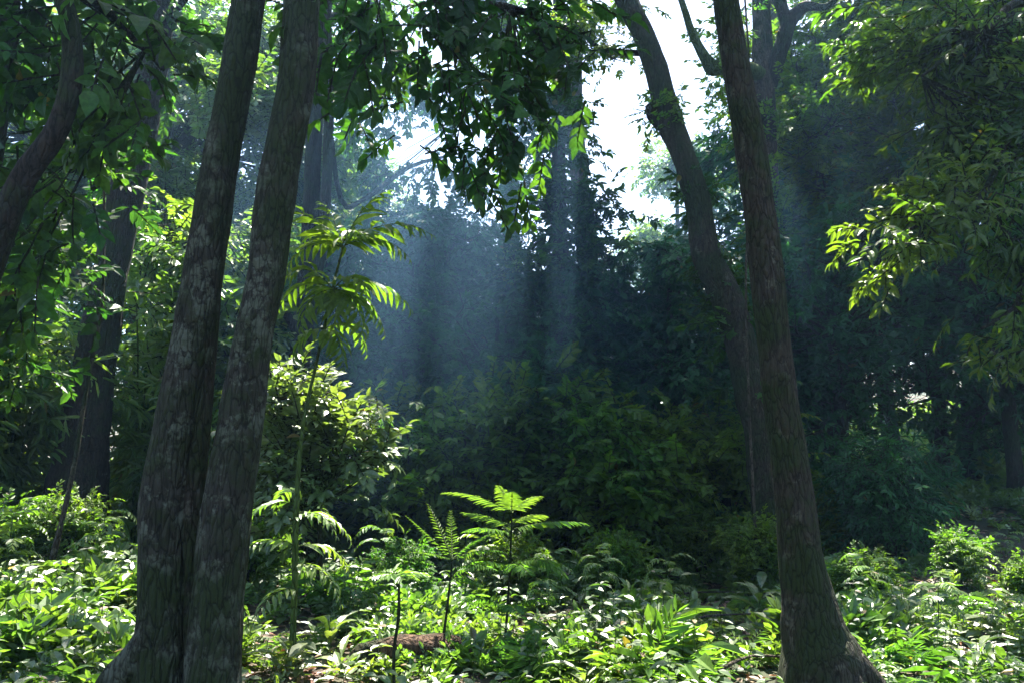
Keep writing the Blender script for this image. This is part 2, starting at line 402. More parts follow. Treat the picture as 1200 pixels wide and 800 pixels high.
# ------------------------------------------------------------------ hero trees
def pix_tree(name, label, base_px, base_Y, path, widths, bark, Y_top=None, flare=(.6, .5, 3, 0), n=46, sides=24, rough=.06, group=None, seed=0.0, ext=None):
    """path: list of (px, py) up the trunk; depth runs from base_Y to Y_top"""
    Yt = base_Y if Y_top is None else Y_top
    b = P(base_px[0], base_px[1], base_Y); gz = ground_z(b.x, b.y)
    root = thing(name, label, 'tree', (b.x, b.y, gz), group)
    pts = [Vector((b.x, b.y, gz - .25)), ]; rs = [mpx(widths[0], base_Y) / 2]
    zt = P(path[-1][0], path[-1][1], Yt).z
    for (px, py), w_ in zip(path, widths[1:]):
        z = P(px, py, base_Y).z; f = max(0, min(1, (z - gz) / max(.1, zt - gz))); Y = base_Y + (Yt - base_Y) * f
        pts.append(P(px, py, Y)); rs.append(mpx(w_, Y) / 2)
    for (x, y, z, r_) in (ext or []): pts.append(Vector((x, y, z))); rs.append(r_)
    loc = Vector((b.x, b.y, gz))
    me = tube_mesh('trunk', [p - loc for p in pts], rs, bark, n, sides, rough, flare, seed)
    link('trunk', me, root)
    return root, pts, loc
def limb(root, loc, pts, radii, bark, n=16, sides=10, rough=.12, seed=1.0):
    o = link('limb', tube_mesh('limb', [Vector(p) - loc for p in pts], radii, bark, n, sides, rough, None, seed), root)
    return o
def crown(root, loc, F, tpl, wd, leafm, name='crown', twig=None):
    me = F.mesh(name, tpl, wd, [leafm, twig or TWIG])
    o = link(name, me, root); o.matrix_parent_inverse.identity(); o.location = -Vector(loc)
    return o

# ================================================================== the big trees
R1 = np.random.default_rng(101)
# paired grey trees at the left
tA, ptsA, locA = pix_tree('tree', 'thick leaning grey tree with a fused side stem and pale lichen', (192, 860), 4.75,
    [(192, 790), (193, 700), (194, 600), (208, 500), (226, 400), (242, 300), (257, 200), (276, 100), (291, 0), (306, -120), (330, -330)],
    [88, 62, 56, 56, 52, 50, 46, 43, 42, 39, 37, 30], BARK_GREY, 4.9, (.5, .35, 3, 2.0), 60, 28, .05, seed=0.3)
limb(tA, locA, [P(234, 880, 4.72), P(230, 790, 4.74), P(228, 700, 4.76), P(226, 600, 4.78), P(233, 500, 4.8), P(243, 400, 4.84), P(254, 290, 4.88), P(262, 215, 4.9)],
     [.12, .085, .075, .072, .068, .062, .055, .035], BARK_BROWN, 36, 16, .06, 4.0)
limb(tA, locA, [P(186, 742, 4.7), P(160, 775, 4.72), P(128, 800, 4.75), P(100, 845, 4.8)], [.11, .10, .07, .03], BARK_GREY, 14, 14, .1, 8.0)
tB, ptsB, locB = pix_tree('tree', 'tall grey tree blotched with lichen, close beside the fused-stem tree', (250, 868), 4.6,
    [(250, 800), (254, 700), (266, 600), (281, 500), (297, 400), (313, 310), (322, 240), (332, 180), (347, 100), (355, 0), (362, -120), (375, -330)],
    [84, 62, 57, 56, 52, 48, 46, 48, 44, 43, 42, 40, 32], BARK_GREY, 4.75, (.4, .3, 4, 1.0), 60, 28, .06, seed=5.1)
# crowns of the pair, unseen above the frame, shifted to shade the leaves below
for (root, loc, cs) in ((tA, locA, [(-3.1, 7.4, 9.2, 1.9)]), (tB, locB, [(.9, 7.9, 9.6, 1.25)])):
    F = Fol(); tp = (loc + Vector((.75, 0, 6.2)))
    for x, y, z, rr in cs: add_lobe(F, (x, y, z), (rr, rr * .8, .8), int(55 * rr), 'broad', .55, R1, 3, hub=tuple(tp))
    crown(root, loc, F, 'mid', .45, LEAF_DARK)
# limb of tree B reaching right with the dark hanging foliage at the top of the frame
def overhang(root, loc, hubpts, radii, lobes, leafm, tplk, L, kind, r, wd=.42, bark=BARK_DARK, per=4, vb=None, branch=.4, droop=.35):
    if hubpts: limb(root, loc, hubpts, radii, bark)
    F = Fol()
    for (px, py, Y, rx, rz, ry, n) in lobes:
        c = P(px, py, Y); hub = min((Vector(p) for p in hubpts), key=lambda p: (p - c).length) if hubpts else None
        add_lobe(F, tuple(c), (mpx(rx, Y), ry, mpx(rz, Y)), n, kind, L, r, per, shell=.25, branch=branch, droop=droop, hub=None if hub is None else tuple(hub), vb=vb)
    return crown(root, loc, F, tplk, wd, leafm)
overhang(tB, locB, [P(362, -120, 4.75), P(430, -60, 5.2), P(520, 0, 5.8), P(600, 10, 6.2), P(680, 40, 6.6)], [.07, .055, .04, .03, .012],
    [(440, 12, 5.6, 90, 28, .6, 15), (530, 15, 6.0, 80, 34, .6, 16), (520, 75, 6.0, 60, 34, .6, 10), (580, 100, 6.2, 60, 40, .6, 12), (620, 30, 6.2, 70, 40, .6, 15), (550, 170, 6.0, 30, 50, .4, 8),
     (665, 60, 6.5, 28, 40, .5, 8), (455, 110, 6.0, 40, 24, .4, 6), (403, 70, 5.4, 20, 50, .4, 6), (600, 190, 6.4, 22, 30, .4, 5)], LEAF_DARK, 'near', .33, 'broad', R1, .46, per=2)
# second layer: smaller leaves, a tree standing further back behind the pair
tH, ptsH, locH = pix_tree('tree', 'slim forked tree with a climbing stem, standing just behind the leaning pair', (348, 655), 11.5,
    [(349, 560), (350, 440), (357, 360), (364, 280), (366, 200), (370, 120), (371, 60), (376, -60), (384, -200)], [34, 28, 26, 24, 22, 20, 19, 18, 17, 12], BARK_DARK, 11.8, seed=2.2)
limb(tH, locH, [P(352, 430, 11.5), P(362, 370, 11.45), P(375, 300, 11.4), P(382, 220, 11.3), P(386, 120, 11.2), P(384, 20, 11.1), P(392, -60, 11.1)], [.12, .10, .09, .08, .07, .06, .05], BARK_DARK, 24, 12)
limb(tH, locH, [P(350, 392, 11.5), P(338, 372, 11.4), P(326, 352, 11.3), P(318, 330, 11.1)], [.08, .06, .05, .03], BARK_DARK)
overhang(tH, locH, [P(384, 20, 11.1), P(430, 30, 12.6), P(480, 80, 14), P(540, 140, 14.5)], [.07, .06, .05, .02],
    [(430, 30, 13.5, 70, 50, .8, 30), (430, 140, 13.5, 50, 36, .6, 16), (500, 110, 14.5, 55, 60, .6, 26), (440, 215, 14, 60, 14, .7, 14), (520, 205, 14.5, 50, 22, .7, 16), (390, -20, 12, 80, 50, 1, 34)],
    LEAF_DARK, 'mid', .36, 'broad', R1, .5, per=3)
limb(tH, locH, [P(384, 120, 11.1), P(400, 235, 12.4), P(430, 232, 13), P(480, 196, 13.6), P(540, 180, 14)], [.03, .04, .045, .04, .015], BARK_DARK)

# right foreground tree
tC, ptsC, locC = pix_tree('tree', 'dark brown tree with a flared root base, leaning over the ferns beside the bare path', (962, 808), 5.55,
    [(960, 775), (949, 735), (943, 690), (936, 640), (930, 580), (924, 520), (914, 460), (906, 400), (896, 300), (884, 200), (866, 100), (851, 0), (838, -110), (815, -320)],
    [104, 86, 66, 52, 46, 42, 41, 39, 38, 38, 37, 34, 31, 29, 23], BARK_BROWN, 5.75, (.35, .28, 5, .6), 70, 28, .06, seed=9.0)
for k, (a, ln, r0) in enumerate([(-.25, .50, .09), (-1.0, .36, .08), (-2.2, .28, .07), (3.0, .26, .06)]):
    b = locC + Vector((0, 0, .22)); d = Vector((math.cos(a), math.sin(a), 0)); e = b + d * ln
    limb(tC, locC, [b + Vector((-.03, 0, .55)), b + d * .10 + Vector((0, 0, .12)), b + d * ln * .6 + Vector((0, 0, -.10)), Vector((e.x, e.y, ground_z(e.x, e.y) - .05))], [.10, r0 * 1.35, r0 * .9, .04], BARK_BROWN, 12, 12, .1, k)
F = Fol(); add_lobe(F, (1.8, 6.0, 9.2), (2.0, 1.8, 1.1), 120, 'broad', .5, R1, 3, hub=(1.4, 5.75, 7.0)); crown(tC, locC, F, 'mid', .45, LEAF_DARK)

# leaning tree in the smoky light, wrapped by climbers lower down
tD, ptsD, locD = pix_tree('tree', 'tall tree leaning to the bright sky gap, a mossy burl high on its trunk', (902, 690), 10.2,
    [(900, 610), (893, 540), (882, 470), (868, 400), (846, 340), (828, 300), (820, 250), (803, 190), (784, 140), (765, 70), (735, 0), (712, -60), (668, -170)],
    [44, 34, 33, 34, 36, 38, 34, 30, 29, 30, 29, 27, 25, 22, 16], BARK_BROWN, 10.8, (.4, .5, 4, 0), 70, 22, .09, seed=3.0, ext=[(.6, 11.4, 15, .08), (.4, 11.8, 20.2, .05)])
limb(tD, locD, [P(786, 150, 10.7), P(776, 138, 10.6), P(766, 130, 10.5), P(760, 122, 10.45)], [.11, .12, .11, .05], BARK_DARK, 10, 14, .25)
limb(tD, locD, [P(765, 60, 10.8), P(740, 62, 10.9), P(700, 55, 11), P(670, 20, 11)], [.06, .045, .03, .015], BARK_DARK)
overhang(tD, locD, None, None, [(778, 132, 10.5, 22, 12, .25, 14), (716, 62, 11, 35, 14, .5, 16), (670, 25, 11, 30, 22, .5, 16), (720, 8, 11, 40, 14, .4, 14)], LEAF_MID, 'far', .22, 'broad', R1, .5, per=4)
o = overhang(tD, locD, None, None, [(848, 325, 10.6, 22, 30, .2, 22), (846, 375, 10.6, 14, 40, .2, 14), (884, 450, 10.5, 12, 40, .2, 8), (822, 235, 10.6, 14, 30, .2, 10)],
             LEAF_DARK, 'mid', .26, 'broad', R1, .5, per=4, droop=.9); o.name = 'climber'
F = Fol(); add_lobe(F, (.4, 11.8, 21), (2.0, 1.6, 1.1), 80, 'broad', .6, R1, 3, hub=(.4, 11.8, 20.1)); crown(tD, locD, F, 'mid', .5, LEAF_MID)

# forked tree behind the brown tree
tE, ptsE, locE = pix_tree('tree', 'forked grey tree with crooked moss-covered side branches behind the dark brown trunk', (925, 660), 13.2,
    [(920, 600), (912, 500), (905, 400), (901, 300), (898, 200), (895, 110), (893, 40), (892, -40), (900, -180)], [42, 33, 31, 31, 30, 28, 27, 24, 20, 14], BARK_PALE, 13.8, seed=12.0, ext=[(5.0, 14, 18, .12), (5.2, 14, 23, .06)])
limb(tE, locE, [P(897, 110, 13.6), P(914, 60, 13.4), P(926, 25, 13.3), P(945, 8, 13.2), P(968, 8, 13.1), P(985, -8, 13)], [.14, .15, .13, .09, .06, .05], BARK_DARK, 20, 12, .15)
limb(tE, locE, [P(924, 30, 13.3), P(914, 0, 13.3), P(925, -50, 13.3)], [.12, .11, .08], BARK_DARK)
limb(tE, locE, [P(893, 90, 13.6), P(862, 78, 12.8), P(836, 80, 12.4), P(822, 62, 12.3), P(808, 30, 12.2), P(798, 0, 12.1), P(785, -30, 12)], [.12, .13, .12, .08, .06, .045, .03], STEM_G, 22, 12, .2)
overhang(tE, locE, None, None, [(838, 76, 12.4, 26, 8, .2, 8), (905, 250, 13.3, 16, 60, .4, 34), (902, 160, 13.4, 14, 50, .3, 18), (850, 30, 13, 30, 30, .7, 14)], LEAF_MID, 'far', .26, 'broad', R1, .5, per=4)
F = Fol(); add_lobe(F, (3.0, 14.4, 13.6), (1.5, 2.0, .9), 110, 'broad', .5, R1, 3, hub=(4.4, 13.9, 12.6), branch=.5); add_lobe(F, (7.4, 14.5, 24), (1.8, 1.8, 1.2), 70, 'broad', .7, R1, 3, hub=(5.2, 14, 22.8)); crown(tE, locE, F, 'far', .5, LEAF_MID)  # first lobe added above the frame to shade the ground by the path

# two slim trees in the middle
tF, ptsF, locF = pix_tree('tree', 'slim brown trunk with a leafy knob at mid height, rising out of the vine-draped thicket', (606, 600), 14.5,
    [(604, 480), (602, 400), (600, 320), (597, 250), (594, 170), (590, 90), (586, 0), (580, -120)], [26, 23, 22, 22, 20, 19, 18, 17, 12], BARK_BROWN, 15, seed=6.0, ext=[(-.3, 15, 18, .1), (-.5, 15, 27, .05)])
overhang(tF, locF, None, None, [(600, 320, 14.5, 16, 30, .3, 22), (585, 90, 14.8, 40, 50, .5, 18), (592, 210, 14.6, 18, 50, .3, 14), (630, 30, 14.6, 50, 36, .6, 16), (545, 140, 14.6, 40, 30, .4, 8)],
         LEAF_MID, 'far', .30, 'broad', R1, .5, per=4)
F = Fol(); add_lobe(F, (-.5, 15, 28), (2.4, 2.0, 1.2), 80, 'broad', .7, R1, 3, hub=(-.5, 15, 26.8)); crown(tF, locF, F, 'far', .5, LEAF_MID)
tG, ptsG, locG = pix_tree('tree', 'slender trunk densely hung with leafy climbers, standing before the dark thicket', (665, 640), 13.0,
    [(664, 560), (662, 480), (660, 400), (657, 320), (655, 240), (655, 160), (654, 80), (655, 0), (650, -150)], [30, 25, 23, 21, 19, 18, 17, 16, 15, 10], BARK_BROWN, 13.4, seed=7.0)
overhang(tG, locG, None, None, [(650, 60, 13.3, 50, 60, .7, 52), (655, 150, 13.2, 48, 55, .6, 52), (648, 230, 13.1, 50, 45, .6, 42), (664, 300, 13.0, 55, 45, .6, 48), (690, 250, 12.9, 45, 24, .5, 19),
     (655, 350, 13.0, 50, 40, .6, 33), (664, 400, 13.0, 30, 30, .4, 15), (625, 300, 13.1, 35, 30, .4, 15), (620, 130, 13.1, 35, 50, .5, 24), (712, 300, 12.9, 34, 30, .4, 15)],
         LEAF_DARK, 'mid', .27, 'broad', R1, .52, per=4).name = 'climber'

# left background tree with wide base
tI, ptsI, locI = pix_tree('tree', 'broad dark trunk with buttressed base beside the bamboo, behind a thin pale liana', (80, 676), 10.2,
    [(84, 620), (92, 560), (102, 500), (112, 420), (126, 340), (146, 240), (166, 150), (180, 80), (190, 0), (205, -130)], [86, 74, 62, 54, 46, 40, 38, 36, 34, 33, 24], BARK_DARK, 10.8, (.35, .6, 5, 0), seed=14.0)
overhang(tI, locI, [P(186, 40, 10.8), P(206, 10, 10.6), P(232, -20, 10.4)], [.10, .06, .03], [(150, 200, 10.6, 14, 40, .25, 7), (178, 90, 10.7, 20, 50, .25, 9), (205, 10, 10.6, 40, 30, .5, 12)], LEAF_DARK, 'mid', .30, 'broad', R1, .5, per=3)

# dark crooked tree at the left edge
tK, ptsK, locK = pix_tree('tree', 'crooked dark tree curving up past shadowed leaves, its trunk bending back on itself', (-60, 760), 4.9,
    [(-55, 600), (-45, 450), (-22, 340), (22, 220), (66, 155), (84, 95), (82, 30), (66, -30), (50, -140)], [48, 40, 38, 34, 30, 26, 24, 22, 20, 14], BARK_DARK, 4.6, seed=21)
tJ, ptsJ, locJ = pix_tree('tree', 'straight dark trunk half lost in deep shade behind the crooked tree', (-60, 700), 6.2,
    [(-48, 500), (-26, 300), (-4, 150), (12, 0), (22, -150)], [34, 28, 24, 23, 22, 16], BARK_DARK, 6.2, seed=23)
overhang(tK, locK, [P(70, -20, 4.6), P(120, 10, 5.0), P(170, 60, 5.4)], [.05, .03, .015],
    [(30, 50, 5.0, 50, 40, .6, 12), (130, 130, 5.4, 40, 45, .5, 10), (100, 5, 5.0, 60, 25, .6, 12), (190, 50, 5.6, 25, 40, .5, 7), (30, 230, 5.2, 40, 50, .5, 9), (10, 330, 5.4, 40, 40, .5, 6)],
    LEAF_DARK, 'near', .34, 'broad', R1, .5, per=3)
overhang(tJ, locJ, None, None, [(30, 120, 7, 60, 80, .8, 22), (40, 290, 7.4, 50, 55, .8, 18), (-5, 390, 7.2, 30, 60, .8, 12), (110, 200, 7.4, 50, 50, .7, 14)], LEAF_DARK, 'mid', .30, 'broad', R1, .5, per=4)

# liana
lv = [P(58, 668, 8.0), P(70, 620, 8.0), P(88, 540, 8.1), P(102, 450, 8.2), P(118, 370, 8.2), (P(122, 280, 8.2)), P(123, 150, 8.2), P(135, 20, 8.1), P(160, -100, 8)]
o = link('liana', tube_mesh('liana', lv, [.04, .028, .024, .022, .018, .014, .012, .012, .01], BARK_PALE, 50, 8, .1)); tag(o, 'thin pale liana stem rising in a slight bow in front of the broad dark trunk', 'liana')
lv = [P(868, -60, 9.2), P(877, 60, 9.2), P(880, 180, 9.3), P(874, 330, 9.4), P(878, 480, 9.5), P(886, 640, 9.5)]
o = link('liana', tube_mesh('liana', lv, [.012, .012, .014, .014, .016, .02], BARK_PALE, 50, 8, .1)); tag(o, 'thin cord-like liana hanging straight down beside the dark brown leaning trunk', 'liana')

# overhanging branch tree at the right
bR = Vector((6.6, 6.4, ground_z(6.6, 6.4)))
tR = thing('tree', 'tree of long hanging leafy boughs, lowest tip lit yellow-green', 'tree', bR)
link('trunk', tube_mesh('trunk', [Vector((0, 0, -.2)), Vector((0, 0, 2)), Vector((-.15, 0, 4)), Vector((-.1, 0, 6.5)), Vector((.2, 0, 9))], [.2, .16, .14, .12, .07], BARK_BROWN, 30, 16), tR)
bough_pts = [[Vector((6.5, 6.4, 3.2)), P(1235, 60, 6.6), P(1180, 20, 6.8), P(1150, -10, 6.9)], [Vector((6.5, 6.4, 2.2)), P(1230, 150, 6.5), P(1150, 230, 6.3), P(1080, 262, 6.1), P(1030, 290, 6.0)],
             [Vector((6.5, 6.4, 4.0)), P(1230, 10, 6.5), P(1150, 40, 6.3), P(1080, 90, 6.2)], [Vector((6.5, 6.4, 2.0)), P(1240, 300, 6.5), P(1190, 360, 6.3), P(1150, 385, 6.2)]]
for bp_ in bough_pts: limb(tR, bR, bp_, [.07, .04, .025, .012, .008][:len(bp_)], BARK_DARK)
F = Fol()
for (px, py, Y, rx, rz, ry, n, vb) in [(1160, 60, 6.6, 80, 60, .7, 46, None), (1090, 50, 6.8, 50, 36, .6, 22, None), (1180, 160, 6.6, 50, 50, .6, 34, None), (1125, 235, 6.3, 45, 26, .4, 18, .7), (1065, 282, 6.05, 36, 12, .3, 9, .8),
                                       (1185, 280, 6.4, 36, 40, .5, 16, None), (1190, 380, 6.3, 26, 20, .4, 7, .5), (1120, 140, 6.6, 40, 40, .5, 18, None), (1030, 60, 7.0, 36, 26, .5, 9, None)]:
    c = P(px, py, Y); hub = min((p for b in bough_pts for p in b), key=lambda p: (p - c).length)
    add_lobe(F, tuple(c), (mpx(rx, Y), ry, mpx(rz, Y)), int(n * 1.2), 'broad', .27, R1, 4, shell=.2, droop=.25, hub=tuple(hub), vb=vb, branch=.6)
for (x, y, z, rx, ry, rz, n) in [(4.5, 8.3, 8.8, .95, 1.0, .6, 44), (6.0, 8.3, 8.2, 1.4, 1.2, .7, 60), (4.6, 8.6, 8.6, 1.2, 1.1, .6, 46), (6.8, 7.2, 8.8, 1.3, 1.2, .7, 50), (7.4, 8.9, 7.6, 1.2, 1.2, .8, 46)]:  # unseen upper lobes added to keep the hanging boughs in shade
    add_lobe(F, (x, y, z), (rx, ry, rz), n, 'broad', .42, R1, 3, shell=.2, hub=(6.5, 6.6, 7.0), branch=.6)
crown(tR, bR, F, 'near', .30, LEAF_YELLOW)

# ================================================================== thicket trees (prototypes, then copies)
def proto(name, label, cat, lobes, kind, L, leafm, r, tpl='far', wd=.5, per=4, trunk=None, bark=BARK_DARK, branch=.3, droop=.15, shell=.5, vb=None, lumpy=None):
    root = thing(name, label, cat)
    pts, rs = trunk
    link('trunk', tube_mesh('trunk', [Vector(p) for p in pts], rs, bark, 22, 12, .08, (.4, .4, 3, 0)), root)
    F = Fol()
    for (x, y, z, rx, ry, rz, n) in lobes:
        hub = min(pts, key=lambda p: (Vector(p) - Vector((x, y, z - rz * .4))).length)
        if lumpy: add_lumpy(F, (x, y, z), (rx, ry, rz), n, kind, L, r, per, hub=hub, sub=lumpy, droop=droop)
        else: add_lobe(F, (x, y, z), (rx, ry, rz), n, kind, L, r, per, hub=hub, branch=branch, droop=droop, shell=shell, vb=vb)
    me = F.mesh('crown', tpl, wd, [leafm, TWIG]); link('crown', me, root)
    return root
R2 = np.random.default_rng(202)
def X0(px, Y): return (px - 600.0) / FPX * Y
# P1 vine-draped thicket tree, ~6 m
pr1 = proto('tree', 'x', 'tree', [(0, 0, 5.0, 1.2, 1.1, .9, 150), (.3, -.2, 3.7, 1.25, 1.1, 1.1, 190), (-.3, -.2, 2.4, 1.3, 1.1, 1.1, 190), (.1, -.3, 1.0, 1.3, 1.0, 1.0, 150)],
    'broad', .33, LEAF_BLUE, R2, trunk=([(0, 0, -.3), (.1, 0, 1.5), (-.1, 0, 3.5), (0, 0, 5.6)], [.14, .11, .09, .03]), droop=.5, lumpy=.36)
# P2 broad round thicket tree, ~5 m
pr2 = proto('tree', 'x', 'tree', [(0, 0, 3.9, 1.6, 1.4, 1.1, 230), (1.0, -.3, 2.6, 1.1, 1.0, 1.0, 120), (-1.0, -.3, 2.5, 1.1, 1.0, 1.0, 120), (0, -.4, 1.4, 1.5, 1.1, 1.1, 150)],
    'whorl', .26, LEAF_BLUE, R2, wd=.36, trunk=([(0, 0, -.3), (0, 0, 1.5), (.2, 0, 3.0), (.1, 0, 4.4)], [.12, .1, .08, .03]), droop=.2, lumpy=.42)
# P3 tall tree, ~12 m, full crown
pr3 = proto('tree', 'x', 'tree', [(0, 0, 10.6, 2.2, 2.2, 1.6, 260), (1.5, -.4, 8.8, 1.8, 1.7, 1.4, 170), (-1.5, -.3, 8.4, 1.8, 1.7, 1.4, 170), (.4, -.8, 6.8, 2.0, 1.6, 1.3, 180), (-1.0, -.6, 5.0, 1.6, 1.4, 1.1, 120), (1.4, -.4, 4.8, 1.4, 1.4, 1.1, 100)],
    'broad', .40, LEAF_MID, R2, trunk=([(0, 0, -.3), (.2, 0, 3), (-.1, 0, 6), (.1, 0, 9), (0, 0, 11)], [.24, .18, .15, .1, .04]), lumpy=.55)
# P4 open tall tree
pr4 = proto('tree', 'x', 'tree', [(0, 0, 11.8, 1.6, 1.6, 1.2, 110), (2.0, 0, 9.8, 1.4, 1.2, .8, 80), (-2.1, 0, 9.0, 1.4, 1.2, .8, 80), (.8, -.6, 7.8, 1.3, 1.2, .8, 60), (-.8, .2, 6.4, 1.2, 1.1, .7, 50)],
    'broad', .44, LEAF_BRIGHT, R2, trunk=([(0, 0, -.3), (-.2, 0, 3), (.2, 0, 6), (0, 0, 9), (.1, 0, 12)], [.22, .17, .14, .1, .04]), bark=BARK_PALE, branch=.6)
# P5 shrub 2.4 m
pr5 = proto('shrub', 'x', 'shrub', [(0, 0, 1.5, .9, .8, .7, 80), (.5, 0, .9, .7, .6, .6, 45), (-.5, 0, .9, .7, .6, .6, 45)], 'broad', .30, LEAF_MID, R2, tpl='mid',
    trunk=([(0, 0, -.2), (0, 0, .6), (.1, 0, 1.2), (0, 0, 1.7)], [.05, .04, .03, .01]), branch=.6)
# P6 bamboo clump
def bamboo(r, n=16, H=5.0):
    root = thing('bamboo', 'x', 'bamboo')
    F = Fol()
    for k in range(n):
        a = r.random() * 6.28; q = .6 * r.random() ** .5; x, y = q * math.cos(a), q * math.sin(a)
        h = H * (.55 + .45 * r.random()); lean = np.array([math.cos(a), math.sin(a), 0]) * (.15 + .3 * r.random())
        pts = np.array([(x, y, -.1) + lean * (t ** 2.2) * h * .8 + np.array([0, 0, h * (t - .16 * t ** 3)]) for t in np.linspace(0, 1, 14)])
        F.segs(pts[:-1], pts[1:], .016, .014)
        m = 26; t = r.random(m) * .75 + .25; i = (t * 13).astype(int).clip(0, 12)
        D = r.normal(size=(m, 3)); D[:, 2] = .1
        add_sprays(F, pts[i], D, .42 + .2 * r.random(m), 'bamboo', r.random(m) * .9, r, twig=.006)
        add_sprays(F, pts[i] + norm(D) * .25, D + r.normal(size=(m, 3)) * .5, .38 + .2 * r.random(m), 'bamboo', r.random(m) * .9, r, twig=.006)
    link('foliage', F.mesh('foliage', 'mid', .17, [LEAF_BRIGHT, STEM_G]), root)
    return root
pr6 = bamboo(R2)
# P7 bright round crowned young tree, ~5 m, hue bright
pr7 = proto('tree', 'x', 'tree', [(0, 0, 4.6, 1.2, 1.1, .8, 90), (.8, -.2, 3.5, 1.0, .9, .7, 60), (-.8, -.2, 3.3, 1.0, .9, .7, 60), (0, -.2, 2.3, 1.1, .9, .7, 60)],
    'broad', .40, LEAF_BRIGHT, R2, tpl='mid', trunk=([(0, 0, -.3), (.1, 0, 1.5), (-.1, 0, 3.0), (0, 0, 4.9)], [.07, .06, .045, .02]), bark=BARK_PALE, branch=.6)
# P8 added canopy tree, its high crown out of view to shade the thicket
pr8 = proto('tree', 'x', 'tree', [(0, 0, 22, 3.6, 3.6, 1.8, 230), (3.2, .5, 20.5, 2.4, 2.4, 1.3, 100), (-3.2, -.5, 20.8, 2.4, 2.4, 1.3, 100), (.5, 3.0, 21, 2.4, 2.2, 1.3, 90), (0, -3.0, 21, 2.2, 2.2, 1.2, 85)],
    'broad', .8, LEAF_MID, R2, per=3, trunk=([(0, 0, -.4), (.2, 0, 6), (-.2, 0, 12), (.2, 0, 17), (0, 0, 21.5)], [.38, .30, .26, .2, .1]), bark=BARK_PALE, branch=.4)

MARKS = [('the fused-stem grey tree', -2.15, 4.8), ('the tall palm-like sapling', X0(343, 6.0), 6.0), ('the glaring broad-leaved shrub', X0(372, 8.2), 8.2), ('the rotten log', X0(490, 6.25), 6.25),
         ('the crooked short sapling', X0(465, 5.6), 5.6), ('the thin leaning sapling', X0(515, 6.4), 6.4), ('the tiered feathery sapling', X0(590, 6.6), 6.6), ('the slender climber-hung trunk', .9, 13.0),
         ('the dark brown flared tree', 2.2, 5.55), ('the mossy log', X0(1150, 4.65), 4.65), ('the leaning burled tree', 3.3, 10.2), ('the round dark shrub', X0(1030, 10.6), 10.6), ('the broad buttressed trunk', X0(80, 10.2), 10.2), ('the bare path', 2.0, 8.0)]
ORD = ['closest', 'second closest', 'third closest', 'fourth closest', 'fifth closest', 'sixth closest', 'seventh closest', 'eighth closest', 'ninth closest', 'tenth closest'] + ['%dth closest' % k for k in range(11, 60)]
def name_neighbours(items):
    """items: (object, kind phrase, x, y): labels say which landmark each stands by, on which side and in what order"""
    rows = {}
    for o, ph, x, y in items:
        nm, mx_, my_ = min(MARKS, key=lambda m_: (m_[1] - x) ** 2 + (m_[2] - y) ** 2)
        dx = x / y - mx_ / my_
        side = ('on its left' if dx < 0 else 'on its right') if abs(dx) * y > .55 * abs(y - my_) else ('in front of it' if y < my_ else 'behind it')
        rows.setdefault((ph, nm, side), []).append(((mx_ - x) ** 2 + (my_ - y) ** 2, id(o), o))
    for (ph, nm, side), r_ in rows.items():
        for k, (_, _, o) in enumerate(sorted(r_, key=lambda q: q[0])): o['label'] = '%s, %s to %s, %s' % (ph, ORD[k], nm, side)
used = set()
def put(pr, x, y, label, rz=0.0, s=1.0, group=None, tilt=(0, 0)):
    z = ground_z(x, y)
    if pr.name not in used:
        used.add(pr.name); o = pr; o.location = (x, y, z); o.rotation_euler = (tilt[0], tilt[1], rz)
        o.scale = (s, s, s) if not hasattr(s, '__len__') else s
        o['label'] = label
        if group: o['group'] = group
        return o
    return copy_thing(pr, (x, y, z), rz, s, label, group, tilt)
def X(px, Y): return (px - 600.0) / FPX * Y

G = 'trees of the vine-draped thicket'
W = [  # proto, px, Y, scale, label
 (pr2, 420, 15.0, 1.10, 'round blue-green thicket tree in the smoky light behind the lit shrub'),
 (pr1, 478, 14.0, 1.02, 'column of draped foliage under the fan of sunbeams, its top leaves lit'),
 (pr1, 535, 15.2, 1.05, 'tall draped foliage column whose top pokes into pale light'),
 (pr2, 575, 13.4, .92, 'rounded thicket tree to the side of the brown knobbed trunk, in haze'),
 (pr1, 622, 14.6, .84, 'draped thicket tree directly behind the climber-hung slender trunk'),
 (pr1, 690, 13.2, .80, 'dark draped tree flecked with sun spots beside the slender trunk'),
 (pr2, 735, 14.4, .95, 'wide thicket tree under the white sky gap'),
 (pr1, 790, 13.0, .84, 'draped dark tree between the sky gap and the leaning pale trunk'),
 (pr2, 842, 14.8, .98, 'thicket tree in shade just behind the leaning pale trunk'),
 (pr1, 380, 13.6, .90, 'draped small tree behind the slim forked trunk'),
 (pr2, 335, 15.5, 1.05, 'low thicket tree seen through the gap behind the pair of grey trunks'),
 (pr5, 700, 11.6, 1.1, 'shaded shrub at the foot of the dark thicket near the slender trunk'),
 (pr5, 560, 11.8, 1.15, 'shaded shrub at the thicket foot behind the feathery saplings'),
 (pr5, 470, 12.0, 1.15, 'shaded shrub at the thicket foot behind the lit broad-leaved shrub'),
 (pr5, 780, 11.8, 1.0, 'low dark shrub where the thicket meets the shaded fern slope'),
 (pr5, 630, 12.2, 1.3, 'dark shrub filling the gap left of the slender trunk foot'),
 (pr5, 845, 12.0, 1.0, 'dark shrub near the foot of the leaning pale tree'),
]
for i, (p_, px, Y, s, lb) in enumerate(W):
    o = put(p_, X(px, Y), Y, lb, i * 1.9, s, G if p_ is not pr5 else 'shrubs along the thicket foot')
